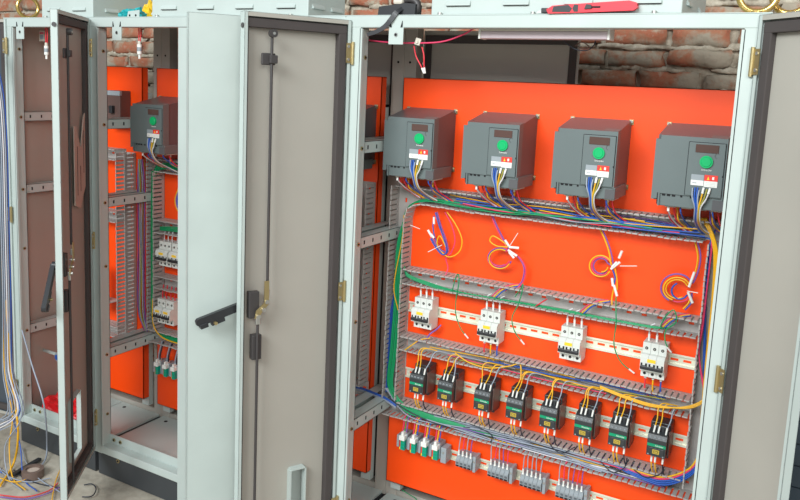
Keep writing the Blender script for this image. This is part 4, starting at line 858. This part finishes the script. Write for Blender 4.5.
# crumpled bag and bracket on the middle roof
def lump(name, c, sz, m, label, cat, seed):
    mb = MB(); n1, n2 = 22, 14; vs = []
    for j in range(n2 + 1):
        for i in range(n1):
            a, b = 2 * math.pi * i / n1, math.pi * j / n2; q = Vector((math.cos(a) * math.sin(b), math.sin(a) * math.sin(b), math.cos(b)))
            d = 1 + .45 * noise.noise(q * 2.3 + Vector((seed, 0, 0))) + .25 * noise.noise(q * 6 + Vector((seed, 3, 0))); z_ = max(q.z * sz[2] * d, -.35 * sz[2]) + .35 * sz[2]
            vs.append(Vector((q.x * sz[0] * d, q.y * sz[1] * d, z_)))
    fs = [[j * n1 + i, j * n1 + (i + 1) % n1, (j + 1) * n1 + (i + 1) % n1, (j + 1) * n1 + i] for j in range(n2) for i in range(n1)]
    mb.add(vs, fs, m); o = mb.build(name, loc=c); return tag(o, label, cat)
lump('plastic_bag', (-2.23, -.20, TZ + .002), (.035, .05, .028), 'tealbag', 'crumpled teal plastic bag on the middle cabinet roof', 'bag', 1)
lump('plastic_wrap', (-2.10, -.17, TZ + .002), (.045, .05, .045), 'whitebag', 'crumpled pale wrap beside the teal bag', 'wrap', 5)
lump('plastic_wrap', (-2.25, -.10, TZ + .002), (.03, .04, .05), 'yellow', 'yellowish crumpled wrap behind the teal bag', 'wrap', 9)
k = thing('steel_bracket', 'pale folded steel bracket in front of the crumpled wrap', 'bracket', (-2.165, -.262, TZ + .002)); mb = MB(); mb.prism([(-.03, 0), (-.024, .022), (.032, .026), (.03, 0)], -.002, 0, 'grey'); mb.box(-.03, .03, 0, .03, 0, .002, 'grey'); mb.build('plate', k)
for x in (-.016, .014): MB().cyl((x, -.002, .008), (x, -.0028, .008), .004, 'hole', 10).build('bolt_hole', k)

# red bag on the far left cabinet base, papers
lump('plastic_bag', (-2.715, -.150, BZ + .013), (.110, .075, .052), 'cloth', 'crumpled red plastic bag on the far left cabinet floor', 'bag', 2)
mb = MB(); mb.prism([(-.11, -.02), (.09, -.035), (.12, .02), (-.08, .03)], 0, .004, 'paper', 'z'); tag(mb.build('paper_sheet', loc=(-2.66, -.228, BZ + .013)), 'off-white paper in front of the red bag', 'paper')
k = thing('panel_socket', 'small pale round switch on the far left cabinet side', 'switch', (-2.72, -.16, .36)); MB().cyl((0, 0, 0), (0, -.02, 0), .02, 'term', 16).build('body', k); MB().cyl((0, -.02, 0), (0, -.026, 0), .011, 'w_blue', 12).build('knob', k); MB().box(-.118, 0, -.003, .003, -.006, .006, 'grey').build('arm', k)
k = thing('spray_can', 'red and white canister half hidden by the far left post', 'canister', (-2.572, -.085, .60)); MB().cyl((0, 0, 0), (0, 0, .15), .022, 'red', 18).build('body', k); MB().cyl((0, 0, .03), (0, 0, .06), .0225, 'white', 18).build('band', k); MB().cyl((0, 0, .15), (0, 0, .175), .012, 'red', 12).build('cap', k)
MB_ = MB(); MB_.box(-.03, .03, -.02, .083, -.004, 0, 'grey'); tag(MB_.build('ledge', loc=(-2.572, -.085, .60)), 'small grey ledge holding the red and white canister', 'shelf')
# green strapping under the nearest plate
for x0, x1, l in ((-1.30, -1.228, 'green strap end low between the two near plates'), (-2.41, -2.332, 'green strap end low between the far left and middle plates')):
    mb = MB(); mb.box(x0 - .0, x1 + .0, .062, .066, .25, .31, 'strapgreen'); c = ((x0 + x1) / 2, 0, 0)
    tag(mb.build('strapping_band'), l, 'strap')
wire(A((402, 490, .03), (410, 495, .04), (416, 499, .05), (418, 506, .05)), 'w_green', 'thin green strand on the cabinet floor under the orange plate', None, .0014)

# ------------------------------------------------------------------ loose cables at left and on the floor
def cable(pp, c, label, group=None, r=.0035): return wire([Vector(p) for p in pp], c, label, group, r, 6, name='cable', cat='cable')
lc = ('w_grey', 'w_grey', 'w_grey', 'w_blue', 'w_grey', 'w_yellow', 'w_grey', 'w_white', 'w_grey', 'w_blue', 'w_grey', 'w_grey', 'w_white', 'w_grey')
for i, c in enumerate(lc):
    dx = (i % 5) * 2.0 - 3; y = -.40 - (i // 5) * .02; e = R.uniform(-12, 34); f_ = R.uniform(-6, 10)
    pts = A((-16 + dx, 40, y), (-3 + dx, 85, y), (2 + dx, 140, y), (4 + dx, 220, y), (6 + dx, 300, y), (6 + dx + f_ * .3, 370, y), (10 + dx + f_, 415, y - .02)) 
    g = Vector((-2.80 + e * .008, -.45 - R.uniform(0, .12), .006)); pts += [g + Vector((-.06, .03, .10)), g, g + Vector((.12, -.03, 0))]
    cable(pts, c, '%s cable hanging down the far left door' % cname[c], '%s cables hanging down the far left door' % cname[c], .0023)
def fl(px, py, z=.006):
    d = RMm.transposed() @ Vector((px - CX, py - CY, F_PX)); return CAM + d * ((z - CAM.z) / d.z)
cable([at(22, 330, -.40), at(32, 365, -.40), at(44, 405, -.42), fl(47, 445, .05), fl(44, 462), fl(30, 474)], 'w_grey', 'grey cable bowing out in front of the far left cabinet', None, .003)
cable([at(6, 300, -.42), at(12, 380, -.42), at(18, 430, -.45), fl(14, 462, .02), fl(0, 486)], 'w_yellow', 'thick yellow cable trailing down to the floor at left', None, .0042)
FLN = -1; FLW = ('at the far left behind the tape roll', 'in the front left corner', 'beside the red one in the front left corner', 'passing in front of the tape roll', 'crossing behind the tape roll', 'just left of the tape roll', 'at the foot of the white door edge', 'bent into a hook in front of the middle cabinet')
for pts, c in ((((0, 478), (14, 482), (26, 479), (34, 470)), 'w_yellow'), (((0, 495), (25, 497), (48, 491), (58, 483)), 'w_red'), (((0, 497), (25, 499), (46, 494), (60, 487)), 'w_purple'), (((14, 470), (24, 478), (40, 484), (62, 488)), 'w_black'), (((22, 448), (26, 462), (38, 478), (60, 492)), 'w_grey'), (((0, 471), (12, 478), (30, 482), (50, 478)), 'w_grey'), (((52, 500), (54, 488), (56, 480), (60, 470)), 'w_yellow'), (((82, 497), (92, 496), (96, 489), (92, 484), (84, 485)), 'w_black')):
    FLN += 1
    cable([fl(*p) for p in pts], c, '%s cable lying on the concrete %s' % (cname[c], FLW[FLN]), None, .0022)
p = fl(33, 476, 0); k = thing('tape_roll', 'brown tape roll lying on the concrete floor', 'tape', (p.x, p.y, 0))
mb = MB(); N = 28
for ro, ri, m in ((.040, .026, 'tape'),):
    vs = []
    for z_ in (0, .03):
        for rr in (ro, ri): vs += [Vector((rr * math.cos(2 * math.pi * i / N), rr * math.sin(2 * math.pi * i / N), z_)) for i in range(N)]
    fs = []
    for i in range(N):
        j = (i + 1) % N; fs += [[i, j, 2 * N + j, 2 * N + i], [N + i, 3 * N + i, 3 * N + j, N + j], [2 * N + i, 2 * N + j, 3 * N + j, 3 * N + i], [i, N + i, N + j, j]]
    mb.add(vs, fs, m)
mb.build('tape', k); MB().cyl((0, 0, .003), (0, 0, .022), .0255, 'brown', 24).build('core', k)
a, b = fl(13, 475, .01), fl(40, 459, .01); mb = MB(); mb.box(-.5 * (b - a).length, .5 * (b - a).length, -.009, .009, -.006, .006, 'black', bev=.002); o = mb.build('pry_bar'); o.location = (a + b) / 2; o.rotation_euler = (0, 0, math.atan2((b - a).y, (b - a).x)); tag(o, 'short dark flat bar lying on the concrete by the tape roll', 'bar')
